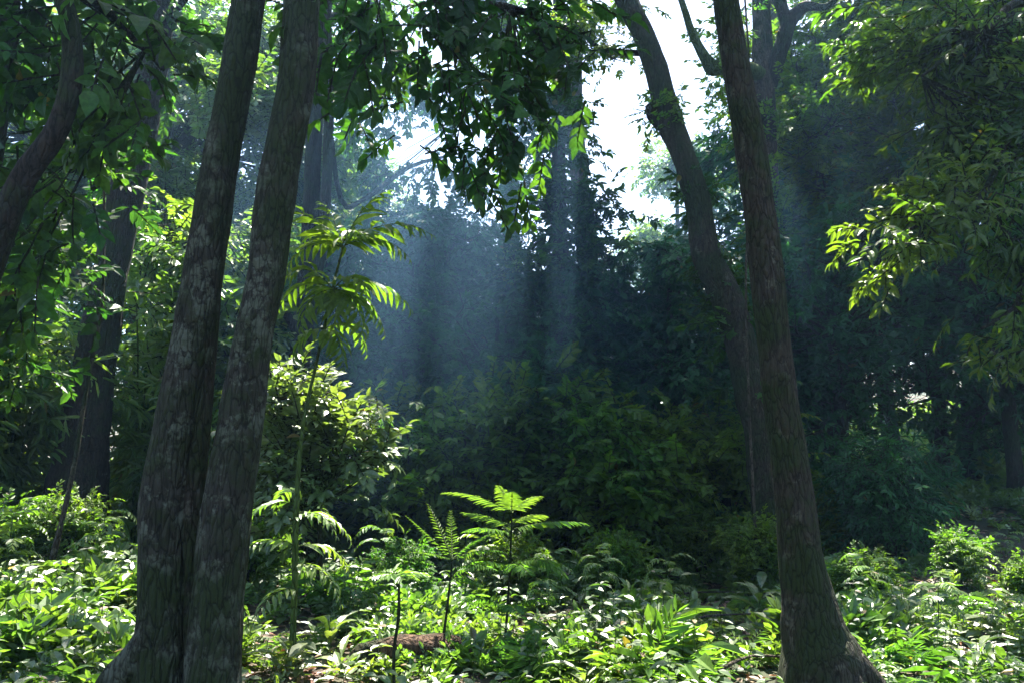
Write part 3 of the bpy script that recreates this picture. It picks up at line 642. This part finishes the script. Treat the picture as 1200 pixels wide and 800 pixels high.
W2 = [
 (pr3, 975, 15.5, .78, 'tall dense tree behind the forked grey tree, tops against the sky'),
 (pr3, 1045, 17.0, .88, 'large dark tree filling the slope behind the round shrub'),
 (pr3, 1130, 14.5, .95, 'dense dark tree behind the yellow-green hanging boughs'),
 (pr3, 1215, 13.0, .9, 'dark tree at the edge of the slope, leaves down to the litter'),
 (pr2, 985, 13.2, 1.0, 'lower leafy tree between the brown trunk and the round shrub'),
 (pr2, 1100, 13.8, 1.15, 'low spreading tree above the litter slope behind the round shrub'),
 (pr2, 1180, 12.4, 1.0, 'leafy low tree on the litter slope under the hanging boughs'),
 (pr1, 930, 16.5, 1.4, 'draped tree seen between the brown trunk and the dense dark tree'),
 (pr4, 1010, 26.0, .8, 'open pale tree far behind the dense dark tree'),
 (pr4, 740, 50.0, .95, 'small pale far tree low in the white gap'),
 (pr4, 800, 46.0, 1.35, 'thin pale tree far off with sparse boughs in the white gap'),
]
for i, (p_, px, Y, s, lb) in enumerate(W2):
    put(p_, X(px, Y), Y, lb, 1 + i * 2.3, s, 'trees on the slope and beyond')
W3 = [
 (pr7, 222, 12.0, 1.0, 'young tree with bright fresh leaves glowing behind the pale liana'),
 (pr4, 258, 19.5, 1.0, 'sunlit yellow-green tree seen between the broad trunk and the grey pair'),
 (pr4, 320, 19.0, .95, 'glowing tree seen in the gap between the two grey trunks'),
 (pr4, 180, 19.0, 1.0, 'open tree with glittering leaves rising just behind the broad dark trunk'),
 (pr3, 0, 20.5, 1.1, 'dense tree behind the straight dark trunk'),
 (pr4, 150, 22.0, 1.15, 'tall backlit tree whose leaves sparkle above the broad trunk'),
 (pr2, 225, 15.0, .95, 'blue-shaded low tree behind the bright young tree'),
 (pr2, 285, 13.0, .8, 'low leafy tree low in the gap between the grey trunks'),
 (pr4, 440, 26.0, .78, 'sunlit pale tree top above the smoky thicket'),
 (pr4, 500, 30.0, .72, 'small bright tree top beyond the thicket, soft in haze'),
 (pr4, 400, 34.0, 1.1, 'hazy tall tree beyond the forked trunk'),
 (pr3, 575, 34.0, .62, 'distant tree top just over the thicket, behind the knobbed trunk'),
 (pr3, 700, 42.0, .62, 'distant low hazy tree under the white gap'),
 (pr3, 260, 28.0, .8, 'far leafy tree behind the glowing tree'),
 (pr3, 40, 24.0, .85, 'far tall tree closing the view behind the bamboo'),
]
for i, (p_, px, Y, s, lb) in enumerate(W3):
    put(p_, X(px, Y), Y, lb, 2 + i * 1.3, s, 'trees around the clearing')
W4 = [(pr6, 4, 10.8, .95, 'bamboo clump with arching canes beside the broad dark trunk'), (pr6, 168, 11.6, .9, 'bamboo clump in front of the blue-shaded low tree'),
      (pr6, 298, 10.4, .7, 'small bamboo with drooping yellow tips behind the gap of the grey pair'), (pr6, -40, 9.6, .95, 'bamboo at the dark edge below the crooked tree')]
for i, (p_, px, Y, s, lb) in enumerate(W4): put(p_, X(px, Y), Y, lb, 1 + i * 1.7, s, 'bamboo clumps')
# high canopy trees added so their crowns above the frame shade the thicket
CL = ['very tall tree rising far behind the slender climber-hung trunk', 'very tall tree standing behind the leaning burled tree', 'very tall tree behind the slope under the hanging boughs',
      'farther very tall tree past the one behind the slender trunk', 'farther very tall tree past the one behind the leaning tree', 'farther very tall tree beyond the large dark slope tree']
for i, (x, y, s) in enumerate([(2.3, 25.5, 1.1), (9.3, 26.5, 1.1)]):
    put(pr8, x, y, CL[i], i * 1.1, s, 'very tall canopy trees')

root9 = thing('tree', 'very tall open-crowned tree, its clumped crown letting sunbeams through to the smoke', 'tree', (-5.3, 24.5, ground_z(-5.3, 24.5)), 'very tall canopy trees')  # added tree, crown clumps spaced apart to break the sun into beams
tp9 = [(0, 0, -.4), (.2, 0, 6), (0, 0, 12), (1.0, 0, 17), (3.0, 0, 20.5)]
link('trunk', tube_mesh('trunk', [Vector(p) for p in tp9], [.3, .24, .2, .15, .08], BARK_DARK, 40, 12), root9)
F = Fol(); r9 = np.random.default_rng(9)
for k in range(17):
    c9 = (r9.random() * 6.2 + 2.0, -3.2 + 5.4 * r9.random(), 21.2 + 2.4 * r9.random()); q9 = .55 + .45 * r9.random()
    add_lobe(F, c9, (q9, q9, q9 * .6), 18, 'broad', .7, r9, 3, hub=tp9[3 + k % 2], branch=.3)
link('crown', F.mesh('crown', 'far', .5, [LEAF_MID, TWIG]), root9)
# round dark shrub on the right slope with a stump
xs_, ys_ = X(1030, 10.6), 10.6
F = Fol(); rs_ = thing('shrub', 'dense dark rounded shrub of narrow drooping leaves on the slope, stones at its foot', 'shrub', (xs_, ys_, ground_z(xs_, ys_)))
add_lobe(F, (0, 0, .95), (.55, .5, .55), 150, 'broad', .24, R2, 4, droop=.9, shell=.6); add_lobe(F, (0, 0, .45), (.5, .45, .4), 60, 'broad', .24, R2, 4, droop=.9)
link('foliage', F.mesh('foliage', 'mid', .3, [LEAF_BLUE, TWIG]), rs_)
link('stem', tube_mesh('stem', [Vector((0, 0, -.1)), Vector((.05, 0, .3)), Vector((0, 0, .8))], [.09, .06, .03], BARK_DARK, 10, 10, .1), rs_)

# ================================================================== saplings in the light
R3 = np.random.default_rng(303)
def sapling_frame(px, py, Y):
    b = P(px, py, Y); return Vector((b.x, b.y, ground_z(b.x, b.y)))
# palm-like sapling
b = sapling_frame(343, 745, 6.0)
t = thing('sapling', 'tall thin sapling topped by large drooping palm-like leaves, beside the lichen trunk', 'sapling', b)
sp = [b, P(345, 700, 6.0), P(347, 600, 6.0), P(355, 500, 6.0), P(372, 420, 6.0), P(392, 330, 6.0), P(402, 290, 6.0)]
link('stem', tube_mesh('stem', [p - b for p in sp], [.028, .024, .022, .014, .012, .010, .008], STEM_G, 36, 8, .05), t)
top = np.array(P(400, 290, 6.0)); tp2 = np.array(P(390, 340, 6.0)); tp3 = np.array(P(380, 385, 6.0))
def palm_frond(o0, tgt, ln, dp, ll, v, wd, pairs=8, leafm=None, hang=.4, ang=58):
    F = Fol(); add_frond(F, o0, np.array(tgt) - o0, ln, dp, pairs, ll, R3, ang=ang, v=v, prof=.5, hang=hang, vj=.4, tw=.006)
    o = link('frond', F.mesh('frond', 'near', wd, [leafm or LEAF_MID, STEM_G]), t); o.location = -b
for (k, tx, ty, Y, ln, dp, ll) in [(0, 500, 205, 5.8, .80, .8, .32), (0, 455, 165, 6.3, .72, .6, .30), (0, 330, 190, 5.7, .62, .8, .26), (0, 350, 215, 6.4, .55, .8, .25), (0, 430, 215, 5.5, .5, .8, .24),
                                (1, 480, 290, 6.2, .70, 1.1, .30), (1, 450, 320, 5.6, .66, 1.7, .30), (1, 320, 290, 6.2, .58, 1.2, .25), (1, 330, 330, 5.6, .55, 1.7, .25), (1, 400, 320, 5.5, .5, 1.9, .24),
                                (0, 470, 250, 6.0, .6, 1.0, .26), (0, 380, 190, 6.2, .55, .7, .24), (0, 345, 260, 6.1, .55, 1.2, .25), (1, 470, 330, 6.0, .6, 1.4, .25), (1, 360, 290, 5.9, .5, 1.5, .24), (1, 430, 280, 5.7, .55, 1.3, .25), (2, 420, 380, 5.8, .42, 2.0, .22), (2, 350, 380, 5.9, .42, 1.9, .22), (2, 440, 350, 6.3, .5, 1.5, .22)]:
    palm_frond((top, tp2, tp3)[k], P(tx, ty, Y), ln, dp, ll, .4, .25)
for (x0, y0, tx, ty, Y) in [(348, 590, 300, 575, 6), (348, 600, 430, 585, 6.0), (347, 640, 300, 610, 5.8), (347, 610, 395, 560, 5.7), (348, 580, 330, 550, 6.3), (347, 660, 400, 650, 5.8), (347, 640, 420, 615, 6.3), (346, 690, 310, 680, 5.7)]:
    palm_frond(np.array(P(x0, y0, 6.0)), P(tx, ty, Y), .55, 1.1, .17, .6, .24, 9, LEAF_BRIGHT, .25, 52)

# feathery saplings
def feathery(label, base, top, fr, leafm, r, H=None, ll=.085, pairs=21):
    b = Vector((base.x, base.y, ground_z(base.x, base.y)))
    t = thing('sapling', label, 'sapling', b)
    mid = b.lerp(top, .5) + Vector((.01, 0, 0))
    link('stem', tube_mesh('stem', [Vector((0, 0, -.05)), mid - b, top - b], [.014, .010, .006], TWIG, 20, 8, .05), t)
    for (f0, tx, ty, Y, ln, dp, lf) in fr:
        F = Fol(); o0 = b.lerp(top, f0); tgt = P(tx, ty, Y)
        add_frond(F, tuple(o0), tuple(tgt - o0), ln, dp, pairs, lf, r, ang=70, v=.5, prof=.2, hang=.15, tw=.005)
        o = link('frond', F.mesh('frond', 'mid', .15, [leafm, STEM_G]), t); o.location = -b
    return t
Yf = 6.6
feathery('dark-stemmed sapling with flat tiers of feathery fronds, the lowest pair brightly lit', P(590, 745, Yf), P(600, 600, Yf),
  [(1.0, 510, 545, 6.9, .68, .35, .13), (.9, 548, 590, 6.7, .42, .25, .14), (1.0, 575, 530, 7.3, .50, .25, .11), (1.0, 650, 545, 7.2, .50, .35, .10), (.88, 668, 600, 6.5, .62, .25, .17), (.92, 660, 575, 7.2, .5, .3, .13), (1.0, 600, 540, 6.2, .4, .5, .11),
   (.62, 665, 620, 6.3, .56, .8, .20), (.62, 640, 630, 5.9, .42, .5, .18), (.6, 540, 625, 6.2, .5, .6, .15), (.85, 535, 600, 6.2, .5, .3, .13),
   (.32, 540, 670, 6.3, .45, .5, .13), (.32, 660, 670, 6.3, .5, .5, .13), (.34, 620, 680, 5.9, .4, .5, .13)], LEAF_FERN, R3)
feathery('thin leaning sapling with narrow feathery fronds raised in a fan', P(515, 745, 6.4), P(530, 655, 6.4),
  [(1.0, 490, 610, 6.4, .50, .15, .07), (1.0, 505, 592, 6.6, .52, .1, .07), (1.0, 528, 590, 6.7, .45, .05, .07), (1.0, 492, 640, 6.2, .40, .2, .06), (1.0, 575, 605, 6.4, .42, .5, .09), (1.0, 580, 630, 6.3, .45, .4, .09),
   (.9, 570, 650, 6.2, .45, .4, .09), (.8, 560, 670, 6.2, .35, .4, .08)], LEAF_FERN, R3, pairs=18)
# small dark-stemmed seedling with a cap of leaves
b = sapling_frame(463, 775, 5.6); tpt = P(467, 672, 5.6)
t = thing('sapling', 'short crooked dark sapling with a small cap of leaves standing before the rotten log', 'sapling', b)
link('stem', tube_mesh('stem', [Vector((0, 0, -.03)), (b.lerp(tpt, .35) + Vector((-.012, 0, 0))) - b, (b.lerp(tpt, .65) + Vector((.012, 0, 0))) - b, tpt - b], [.014, .012, .011, .008], TWIG, 16, 8, .15), t)
F = Fol(); m = 9; a = np.linspace(0, 6.28, m, endpoint=False); D = np.stack([np.cos(a), np.sin(a), .15 + 0 * a], 1)
add_sprays(F, np.repeat(np.array([tuple(tpt)]), m, 0), D, np.full(m, .2), 'pinnate', np.full(m, .7), R3, twig=.006)
o = link('foliage', F.mesh('foliage', 'mid', .35, [LEAF_FERN, STEM_G]), t); o.location = -b

# lit broad-leaved shrub behind the palm-like sapling
xs_, ys_ = X(372, 8.2), 8.2; b = Vector((xs_, ys_, ground_z(xs_, ys_)))
t = thing('shrub', 'broad-leaved shrub glaring white in the sun against the dark smoky thicket', 'shrub', b)
F = Fol()
for (px, py, Y, rx, rz, ry, n) in [(338, 468, 8.3, 30, 14, .35, 14), (350, 500, 8.3, 36, 22, .4, 22), (388, 500, 8.2, 36, 20, .4, 18), (340, 540, 8.2, 32, 30, .35, 22), (398, 530, 8.1, 32, 16, .35, 14), (424, 520, 8.0, 16, 8, .25, 4), (430, 555, 8.0, 14, 8, .25, 4), (365, 570, 8.1, 40, 18, .35, 12), (330, 600, 8.0, 34, 26, .3, 12)]:
    add_lobe(F, tuple(P(px, py, Y) - b), (mpx(rx, Y), ry, mpx(rz, Y)), n, 'broad', .30, R3, 3, shell=.3, hub=tuple(P(372, 590, 8.2) - b), branch=.6, droop=.05, vb=.6, up_j=.2)
link('foliage', F.mesh('foliage', 'near', .48, [LEAF_HERB, TWIG]), t)
link('stem', tube_mesh('stem', [Vector((0, 0, -.1)), (P(376, 650, 8.2) - b), (P(368, 560, 8.2) - b)], [.035, .028, .015], BARK_BROWN, 14, 8, .1), t)

# ================================================================== logs and stones
def log(name, label, pts, rs_l, m, seed=0):
    o = link(name, tube_mesh(name, pts, rs_l, m, 24, 16, .16, None, seed)); tag(o, label, 'log'); return o
def gp(px, py, Y, dz=0.0):
    p = P(px, py, Y); return Vector((p.x, p.y, ground_z(p.x, p.y) + dz))
log('log', 'rotten brown log half hidden by leaves behind the crooked short sapling', [gp(412, 740, 6.2, .0), gp(425, 740, 6.2, .09), gp(480, 740, 6.25, .13), gp(535, 740, 6.3, .12), gp(572, 735, 6.35, .0)], [.03, .08, .09, .085, .03], BARK_ROT, 31)
log('log', 'mossy fallen log lying across the ferns at the low edge of the lit patch', [gp(1085, 790, 4.6, .0), gp(1100, 790, 4.62, .05), gp(1150, 785, 4.65, .07), gp(1210, 785, 4.7, .06), gp(1260, 780, 4.75, .0)], [.02, .055, .06, .055, .02], BARK_GREY, 33)
# ================================================================== undergrowth
R4 = np.random.default_rng(404)
def herb(r, H=.32, pairs=4, leaf=.09, F=None, org=(0, 0, 0), v=.5):
    F = F or Fol(); org = np.array(org, float); lean = np.array([*(r.normal(size=2) * .12), 1.0])
    pts = org + np.linspace(0, 1, 4)[:, None] * H * lean; F.segs(pts[:-1], pts[1:], .0035, .0025)
    P_, D, Nn, S = [], [], [], []; a0 = r.random() * 6.28
    for i in range(pairs):
        h = .35 + .65 * i / max(1, pairs - 1); a = a0 + i * 1.57
        for s in (0, math.pi):
            aa = a + s + r.normal() * .25; c = org + lean * H * h
            d = np.array([math.cos(aa), math.sin(aa), .05 - .25 * r.random()]); P_.append(c); D.append(d)
            Nn.append((r.normal() * .18, r.normal() * .18 - .15, 1)); S.append(leaf * (.75 + .5 * r.random()) * (1.1 - .25 * h))
    F.leaves(np.array(P_), np.array(D), np.array(Nn), S, np.where(r.random(len(S)) < .035, 1.0, (v + .5 * (r.random(len(S)) - .5)).clip(0, .93))); return F
def fern_proto(r, nfr=8, L=.5, leafm=LEAF_FERN):
    t = thing('fern', 'x', 'fern'); F = Fol(); a0 = r.random() * 6
    for k in range(nfr):
        a = a0 + 2 * math.pi * k / nfr + r.normal() * .25
        add_frond(F, (0, 0, 0), (math.cos(a), math.sin(a), .9 + .4 * r.random()), L * (.8 + .4 * r.random()), 1.9, 22, L * .30, r, ang=72, v=.5, prof=.35, hang=.1, tw=.003)
    link('frond', F.mesh('frond', 'mid', .2, [leafm, STEM_G]), t); return t
def broad_proto(r, kind='herb', H=.35, leaf=.13, n=3, leafm=LEAF_HERB, wd=.55):
    t = thing('plant', 'x', 'plant'); F = Fol()
    for k in range(n): herb(r, H * (.7 + .5 * r.random()), 4, leaf, F, (r.normal() * .05, r.normal() * .05, 0), r.random() * .8)
    link('foliage', F.mesh('foliage', 'near', wd, [leafm, STEM_G]), t); return t
def rosette_proto(r, leafm=LEAF_HERB, L=.28):
    t = thing('plant', 'x', 'plant'); F = Fol(); n = 8
    a = np.arange(n) * 2.4 + r.random() * 6; pos = np.stack([np.cos(a) * .03, np.sin(a) * .03, .04 + .03 * np.arange(n)], 1)
    D = np.stack([np.cos(a), np.sin(a), .25 + .5 * r.random(n)], 1); Nn = np.stack([-np.cos(a) * .4, -np.sin(a) * .4, np.ones(n)], 1)
    F.leaves(pos, D, Nn, L * (.7 + .5 * r.random(n)), r.random(n) * .9); F.segs([(0, 0, -.03)], [(0, 0, .3)], .005, .004)
    link('foliage', F.mesh('foliage', 'near', .34, [leafm, STEM_G]), t); return t
ferns = [fern_proto(R4, 8, .50), fern_proto(R4, 7, .62), fern_proto(R4, 9, .42)]
herbs = [broad_proto(R4), broad_proto(R4, H=.45, leaf=.15, leafm=LEAF_BRIGHT), rosette_proto(R4, LEAF_BRIGHT), broad_proto(R4, H=.28, leaf=.11, n=4), rosette_proto(R4, LEAF_HERB, .34)]
# ferns in the lit patch beside the brown tree
NB = []
fl = [(1010, 735, 6.3, .9), (1035, 760, 5.5, .95), (1075, 735, 6.4, .9), (1120, 765, 5.4, 1.1), (1160, 735, 6.2, 1.0), (1190, 770, 5.2, 1.0), (1140, 700, 7.6, 1.0), (1060, 705, 7.4, .8), (1195, 705, 7.0, 1.1), (1090, 785, 4.9, .8), (990, 705, 7.4, .7), (1230, 740, 5.8, 1.0)]
for i, (px, py, Y, s) in enumerate(fl):
    o = put(ferns[i % 3], X(px, Y), Y, 'f', R4.random() * 6, s, 'ferns in the lit patch'); NB.append((o, 'bright arching fern', X(px, Y), Y))
fl2 = [(840, 690, 9.5, 1.1), (760, 700, 9.0, 1.0), (800, 680, 10.4, 1.1), (870, 700, 8.6, .9), (980, 660, 10, 1.1), (720, 690, 9.8, 1.0), (1020, 670, 9.2, 1.0), (790, 715, 8.0, .9), (830, 725, 7.4, .8), (930, 665, 11, 1.1), (1080, 650, 10.2, 1.0), (890, 680, 10, 1.0)]
for i, (px, py, Y, s) in enumerate(fl2):
    o = put(ferns[i % 3], X(px, Y), Y, 'f', R4.random() * 6, s, 'ferns on the shaded slope'); NB.append((o, 'shaded green fern', X(px, Y), Y))
fl3 = [(350, 800, 4.5, .6), (410, 775, 5.2, .7), (600, 775, 5.2, .8), (660, 745, 6.2, .8), (540, 760, 5.6, .6), (400, 690, 8.0, .7), (450, 690, 7.6, .7), (700, 770, 5.2, .7)]
for i, (px, py, Y, s) in enumerate(fl3):
    o = put(ferns[(i + 1) % 3], X(px, Y), Y, 'f', R4.random() * 6, s, 'ferns in the sunlit clearing'); NB.append((o, 'small sunlit fern', X(px, Y), Y))
# countable broad-leaved plants
def in_path(x, y):
    cx = 1.55 + (y - 5) * .12
    return abs(x - cx) < .34 + .05 * (y - 5) and y > 3.0
n_h = 0
PH = ['glossy oval-leaved plant', 'taller bright oval-leaved plant', 'bright rosette of long leaves', 'low crowded oval-leaved plant', 'dark rosette of long leaves']
for k in range(110):
    Y = 4.6 + 6.2 * R4.random() ** 1.2; px = -60 + 1320 * R4.random(); x = X(px, Y)
    if in_path(x, Y) or (px > 900 and px < 1000 and Y < 6.2): continue
    if abs(x + 2.15) < .35 and abs(Y - 4.7) < .4: continue
    if px < 600: lb, g = 'low glossy broad-leaved plant in the sunlit clearing, one of many alike', 'broad-leaved plants of the sunlit clearing'
    elif px < 900: lb, g = 'low broad-leaved plant beside the bare path', 'broad-leaved plants beside the path'
    else: lb, g = 'low broad-leaved plant among the ferns past the brown tree', 'broad-leaved plants among the ferns'
    hk = int(R4.integers(0, 5)); o = put(herbs[hk], x, Y, lb, R4.random() * 6, .55 + .4 * R4.random(), g, tilt=(R4.normal() * .12, R4.normal() * .12)); NB.append((o, PH[hk], x, Y))
for k in range(14):
    Y = 5.6 + 5 * R4.random(); px = 250 + 800 * R4.random(); x = X(px, Y); a_ = R4.random() * 3.14; L_ = .4 + .7 * R4.random(); d_ = Vector((math.cos(a_), math.sin(a_), 0)) * L_ / 2
    c_ = Vector((x, Y, ground_z(x, Y) + .07)); e0, e1 = c_ - d_, c_ + d_
    o = link('fallen_branch', tube_mesh('fallen_branch', [e0, c_ + Vector((0, .04, .03 + .1 * R4.random())), e1 + Vector((0, 0, .12 * R4.random()))], [.014, .011, .006], BARK_PALE, 12, 6, .2, None, k))
    tag(o, 'x', 'branch', 'fallen branches on the forest floor'); NB.append((o, 'thin fallen branch', x, Y))
tall = thing('sapling', 'x', 'sapling'); F = Fol()      # knee-high seedling with a few feathery leaves
F.segs([(0, 0, -.05), (.02, 0, .3)], [(.02, 0, .3), (0, .03, .72)], .007, .005)
for k in range(11):
    a_ = k * 2.4; h_ = .28 + .44 * k / 10
    add_frond(F, (.01, 0, h_), (math.cos(a_), math.sin(a_), .55 + .3 * R4.random()), .30 + .14 * R4.random(), 1.2, 9, .11, R4, ang=60, v=R4.random() * .8, prof=.4, hang=.2, tw=.003, vj=.4)
link('foliage', F.mesh('foliage', 'mid', .34, [LEAF_BRIGHT, STEM_G]), tall)
for i, (px, Y, s_, rz) in enumerate([(60, 8.8, 1.1, 0), (120, 7.6, .9, 1), (20, 7.0, 1.0, 2), (330, 9.0, 1.1, 3), (420, 7.6, .8, 4), (450, 9.2, 1.0, 5), (640, 7.6, .9, 1.4), (700, 8.6, .9, 2.2), (560, 8.8, 1.0, .4),
                                      (1010, 7.2, .8, 3.3), (1130, 8.2, .75, 4.4), (1185, 6.4, .7, 5.2), (780, 8.2, .8, .9), (1080, 6.6, .8, 1.9), (1160, 9.4, .7, 2.5)]):
    x = X(px, Y); o = put(tall, x, Y, 'x', rz, s_, 'feathery seedlings standing above the undergrowth', tilt=(R4.normal() * .1, R4.normal() * .1)); NB.append((o, 'feathery seedling', x, Y))
for i, (px, Y, s_) in enumerate([(90, 8.4, .36), (-10, 8.0, .40), (300, 8.6, .34), (480, 8.6, .32), (610, 8.9, .34), (720, 9.4, .36), (880, 9.6, .40), (1000, 8.0, .26), (1110, 8.6, .28), (1200, 7.6, .28), (950, 11.2, .4), (820, 10.6, .42)]):
    x = X(px, Y); o = put(pr5, x, Y, 'x', i * 1.7, s_, 'knee-high bushes in the undergrowth'); NB.append((o, 'knee-high leafy bush', x, Y))
name_neighbours(NB)
# uncountable ground cover, three habits that swap over in patches
FA, FB, FC = Fol(), Fol(), Fol()
def patch(x, y, o): return noise.noise(Vector((x * .8, y * .8, o))) + .5 * noise.noise(Vector((x * 2.3, y * 2.3, o + 5)))
for k in range(12500):
    Y = 4.3 + 10.5 * R4.random() ** 1.2; px = -120 + 1440 * R4.random(); x = X(px, Y)
    if in_path(x, Y) and R4.random() < .85: continue
    if px > 940 and Y < 9 and R4.random() < .5: continue
    if px > 1000 and Y > 9 and R4.random() < .6: continue
    z = ground_z(x, Y) - .02; d0 = patch(x, Y, 4.4)
    if d0 < -.10 and R4.random() < .88: continue
    lift = (.85 + 1.2 * max(0, d0)) * (1.15 if px < 300 else 1) * (.62 if Y < 5.6 else .85)
    kind = patch(x, Y, 20.0) + .35 * R4.normal()
    if kind > -.12 and kind < .5:
        herb(R4, (.14 + .26 * R4.random()) * lift, 3 if Y > 8 else 4, .055 + .09 * R4.random() ** 2, FA, (x, Y, z), R4.random() * .8)
    elif kind <= -.12:                       # small bushy sprig
        n_ = 5; D = R4.normal(size=(n_, 3)) * .45; D[:, 2] = .55 + .5 * R4.random(n_)
        add_sprays(FB, np.repeat([[x, Y, z]], n_, 0) + R4.normal(size=(n_, 3)) * .02, D, (.15 + .13 * R4.random(n_)) * lift, 'broad', np.full(n_, R4.random() * .8), R4, twig=.004, up_j=.3)
    else:                                    # narrow arching blades and compound leaves
        n_ = 4; a_ = R4.random(n_) * 6.28; D = np.stack([np.cos(a_), np.sin(a_), .5 + .8 * R4.random(n_)], 1)
        add_sprays(FC, np.repeat([[x, Y, z]], n_, 0), D, (.22 + .2 * R4.random(n_)) * lift, 'pinnate' if R4.random() < .85 else 'bamboo', np.full(n_, R4.random() * .8), R4, twig=.004)
for k in range(3200):
    Y = 14 + 18 * R4.random(); px = -150 + 1500 * R4.random(); x = X(px, Y); n_ = 5; D = R4.normal(size=(n_, 3)) * .5; D[:, 2] = .5 + .5 * R4.random(n_)
    add_sprays(FB, np.repeat([[x, Y, ground_z(x, Y)]], n_, 0), D, .35 + .3 * R4.random(n_), 'broad', np.full(n_, R4.random() * .8), R4, twig=.006)
for F_, tpl_, wd_, m_, lb_ in ((FA, 'mid', .55, LEAF_HERB, 'carpet of glossy oval leaves on short stems over the forest floor'), (FB, 'mid', .5, LEAF_BRIGHT, 'patches of small-leaved bushy sprigs over the forest floor'),
                               (FC, 'mid', .2, LEAF_FERN, 'patches of narrow-leaved feathery ground plants over the forest floor')):
    o = link('undergrowth', F_.mesh('undergrowth', tpl_, wd_, [m_, STEM_G])); tag(o, lb_, 'undergrowth', kind='stuff')
# leaf litter
n = 16000
Y = 3 + 15 * R4.random(n) ** 1.1; px = -150 + 1500 * R4.random(n); x = (px - 600) / FPX * Y
z = np.array([ground_z(a, b_) for a, b_ in zip(x, Y)]) + .01 + .02 * R4.random(n)
F = Fol(); D = R4.normal(size=(n, 3)); D[:, 2] *= .12; Nn = R4.normal(size=(n, 3)) * .3; Nn[:, 2] = 1
F.leaves(np.stack([x, Y, z], 1), D, Nn, .05 + .07 * R4.random(n), R4.random(n))
o = link('leaf_litter', F.mesh('leaf_litter', 'mid', .5, [LITTER, TWIG])); tag(o, 'brown fallen leaves scattered over the soil', 'leaf litter', kind='stuff')

# ================================================================== haze
def make_haze():
    x0, x1, y0, y1, z0, z1 = -27, 27, -6, 62, -1.8, 34
    V = np.array([(x, y, z) for z in (z0, z1) for y in (y0, y1) for x in (x0, x1)], float)
    Q = np.array([(0, 2, 3, 1), (4, 5, 7, 6), (0, 1, 5, 4), (2, 6, 7, 3), (0, 4, 6, 2), (1, 3, 7, 5)])
    m, t, out = mat('haze')
    v = N(t, 'ShaderNodeVolumePrincipled'); v.inputs['Color'].default_value = (.36, .64, 1.0, 1); v.inputs['Density'].default_value = .0016; v.inputs['Anisotropy'].default_value = .6
    t.links.new(v.outputs[0], out.inputs['Volume'])
    o = link('haze', raw_mesh('haze', V, Q, [m])); tag(o, 'thin blue smoky haze hanging between the trees', 'haze', kind='stuff')
def make_smoke(c, rr, dens, label):
    n, m_ = 24, 16; V = []; Q = []
    for i in range(m_ + 1):
        th = math.pi * (i + .02) / (m_ + .04)
        for j in range(n):
            a = 2 * math.pi * j / n; u = Vector((math.sin(th) * math.cos(a), math.sin(th) * math.sin(a), math.cos(th)))
            k = 1 + .16 * noise.noise(u * 1.6 + Vector(c)); V.append((c[0] + rr[0] * u.x * k, c[1] + rr[1] * u.y * k, c[2] + rr[2] * u.z * k))
    for i in range(m_):
        for j in range(n): Q.append((i * n + j, (i + 1) * n + j, (i + 1) * n + (j + 1) % n, i * n + (j + 1) % n))
    V += [tuple(np.mean(V[:n], 0)), tuple(np.mean(V[-n:], 0))]; t0, t1 = len(V) - 2, len(V) - 1
    for j in range(0, n, 2): Q.append((t0, j, (j + 1) % n, (j + 2) % n)); b = m_ * n; Q.append((t1, b + (j + 2) % n, b + (j + 1) % n, b + j))
    m, t, out = mat('smoke')
    v = N(t, 'ShaderNodeVolumePrincipled'); v.inputs['Color'].default_value = (.30, .60, 1.0, 1); v.inputs['Density'].default_value = dens; v.inputs['Anisotropy'].default_value = .45
    t.links.new(v.outputs[0], out.inputs['Volume'])
    tag(link('smoke', raw_mesh('smoke', np.array(V), np.array(Q), [m])), label, 'smoke', kind='stuff')
make_smoke((-1.2, 11.6, 3.6), (3.6, 2.4, 3.6), .019, 'blue wood smoke drifting before the middle of the thicket')
make_smoke((2.6, 12.0, 3.2), (2.4, 1.8, 3.4), .013, 'fainter blue smoke by the leaning burled trunk')
HAZE = True
if HAZE: make_haze()
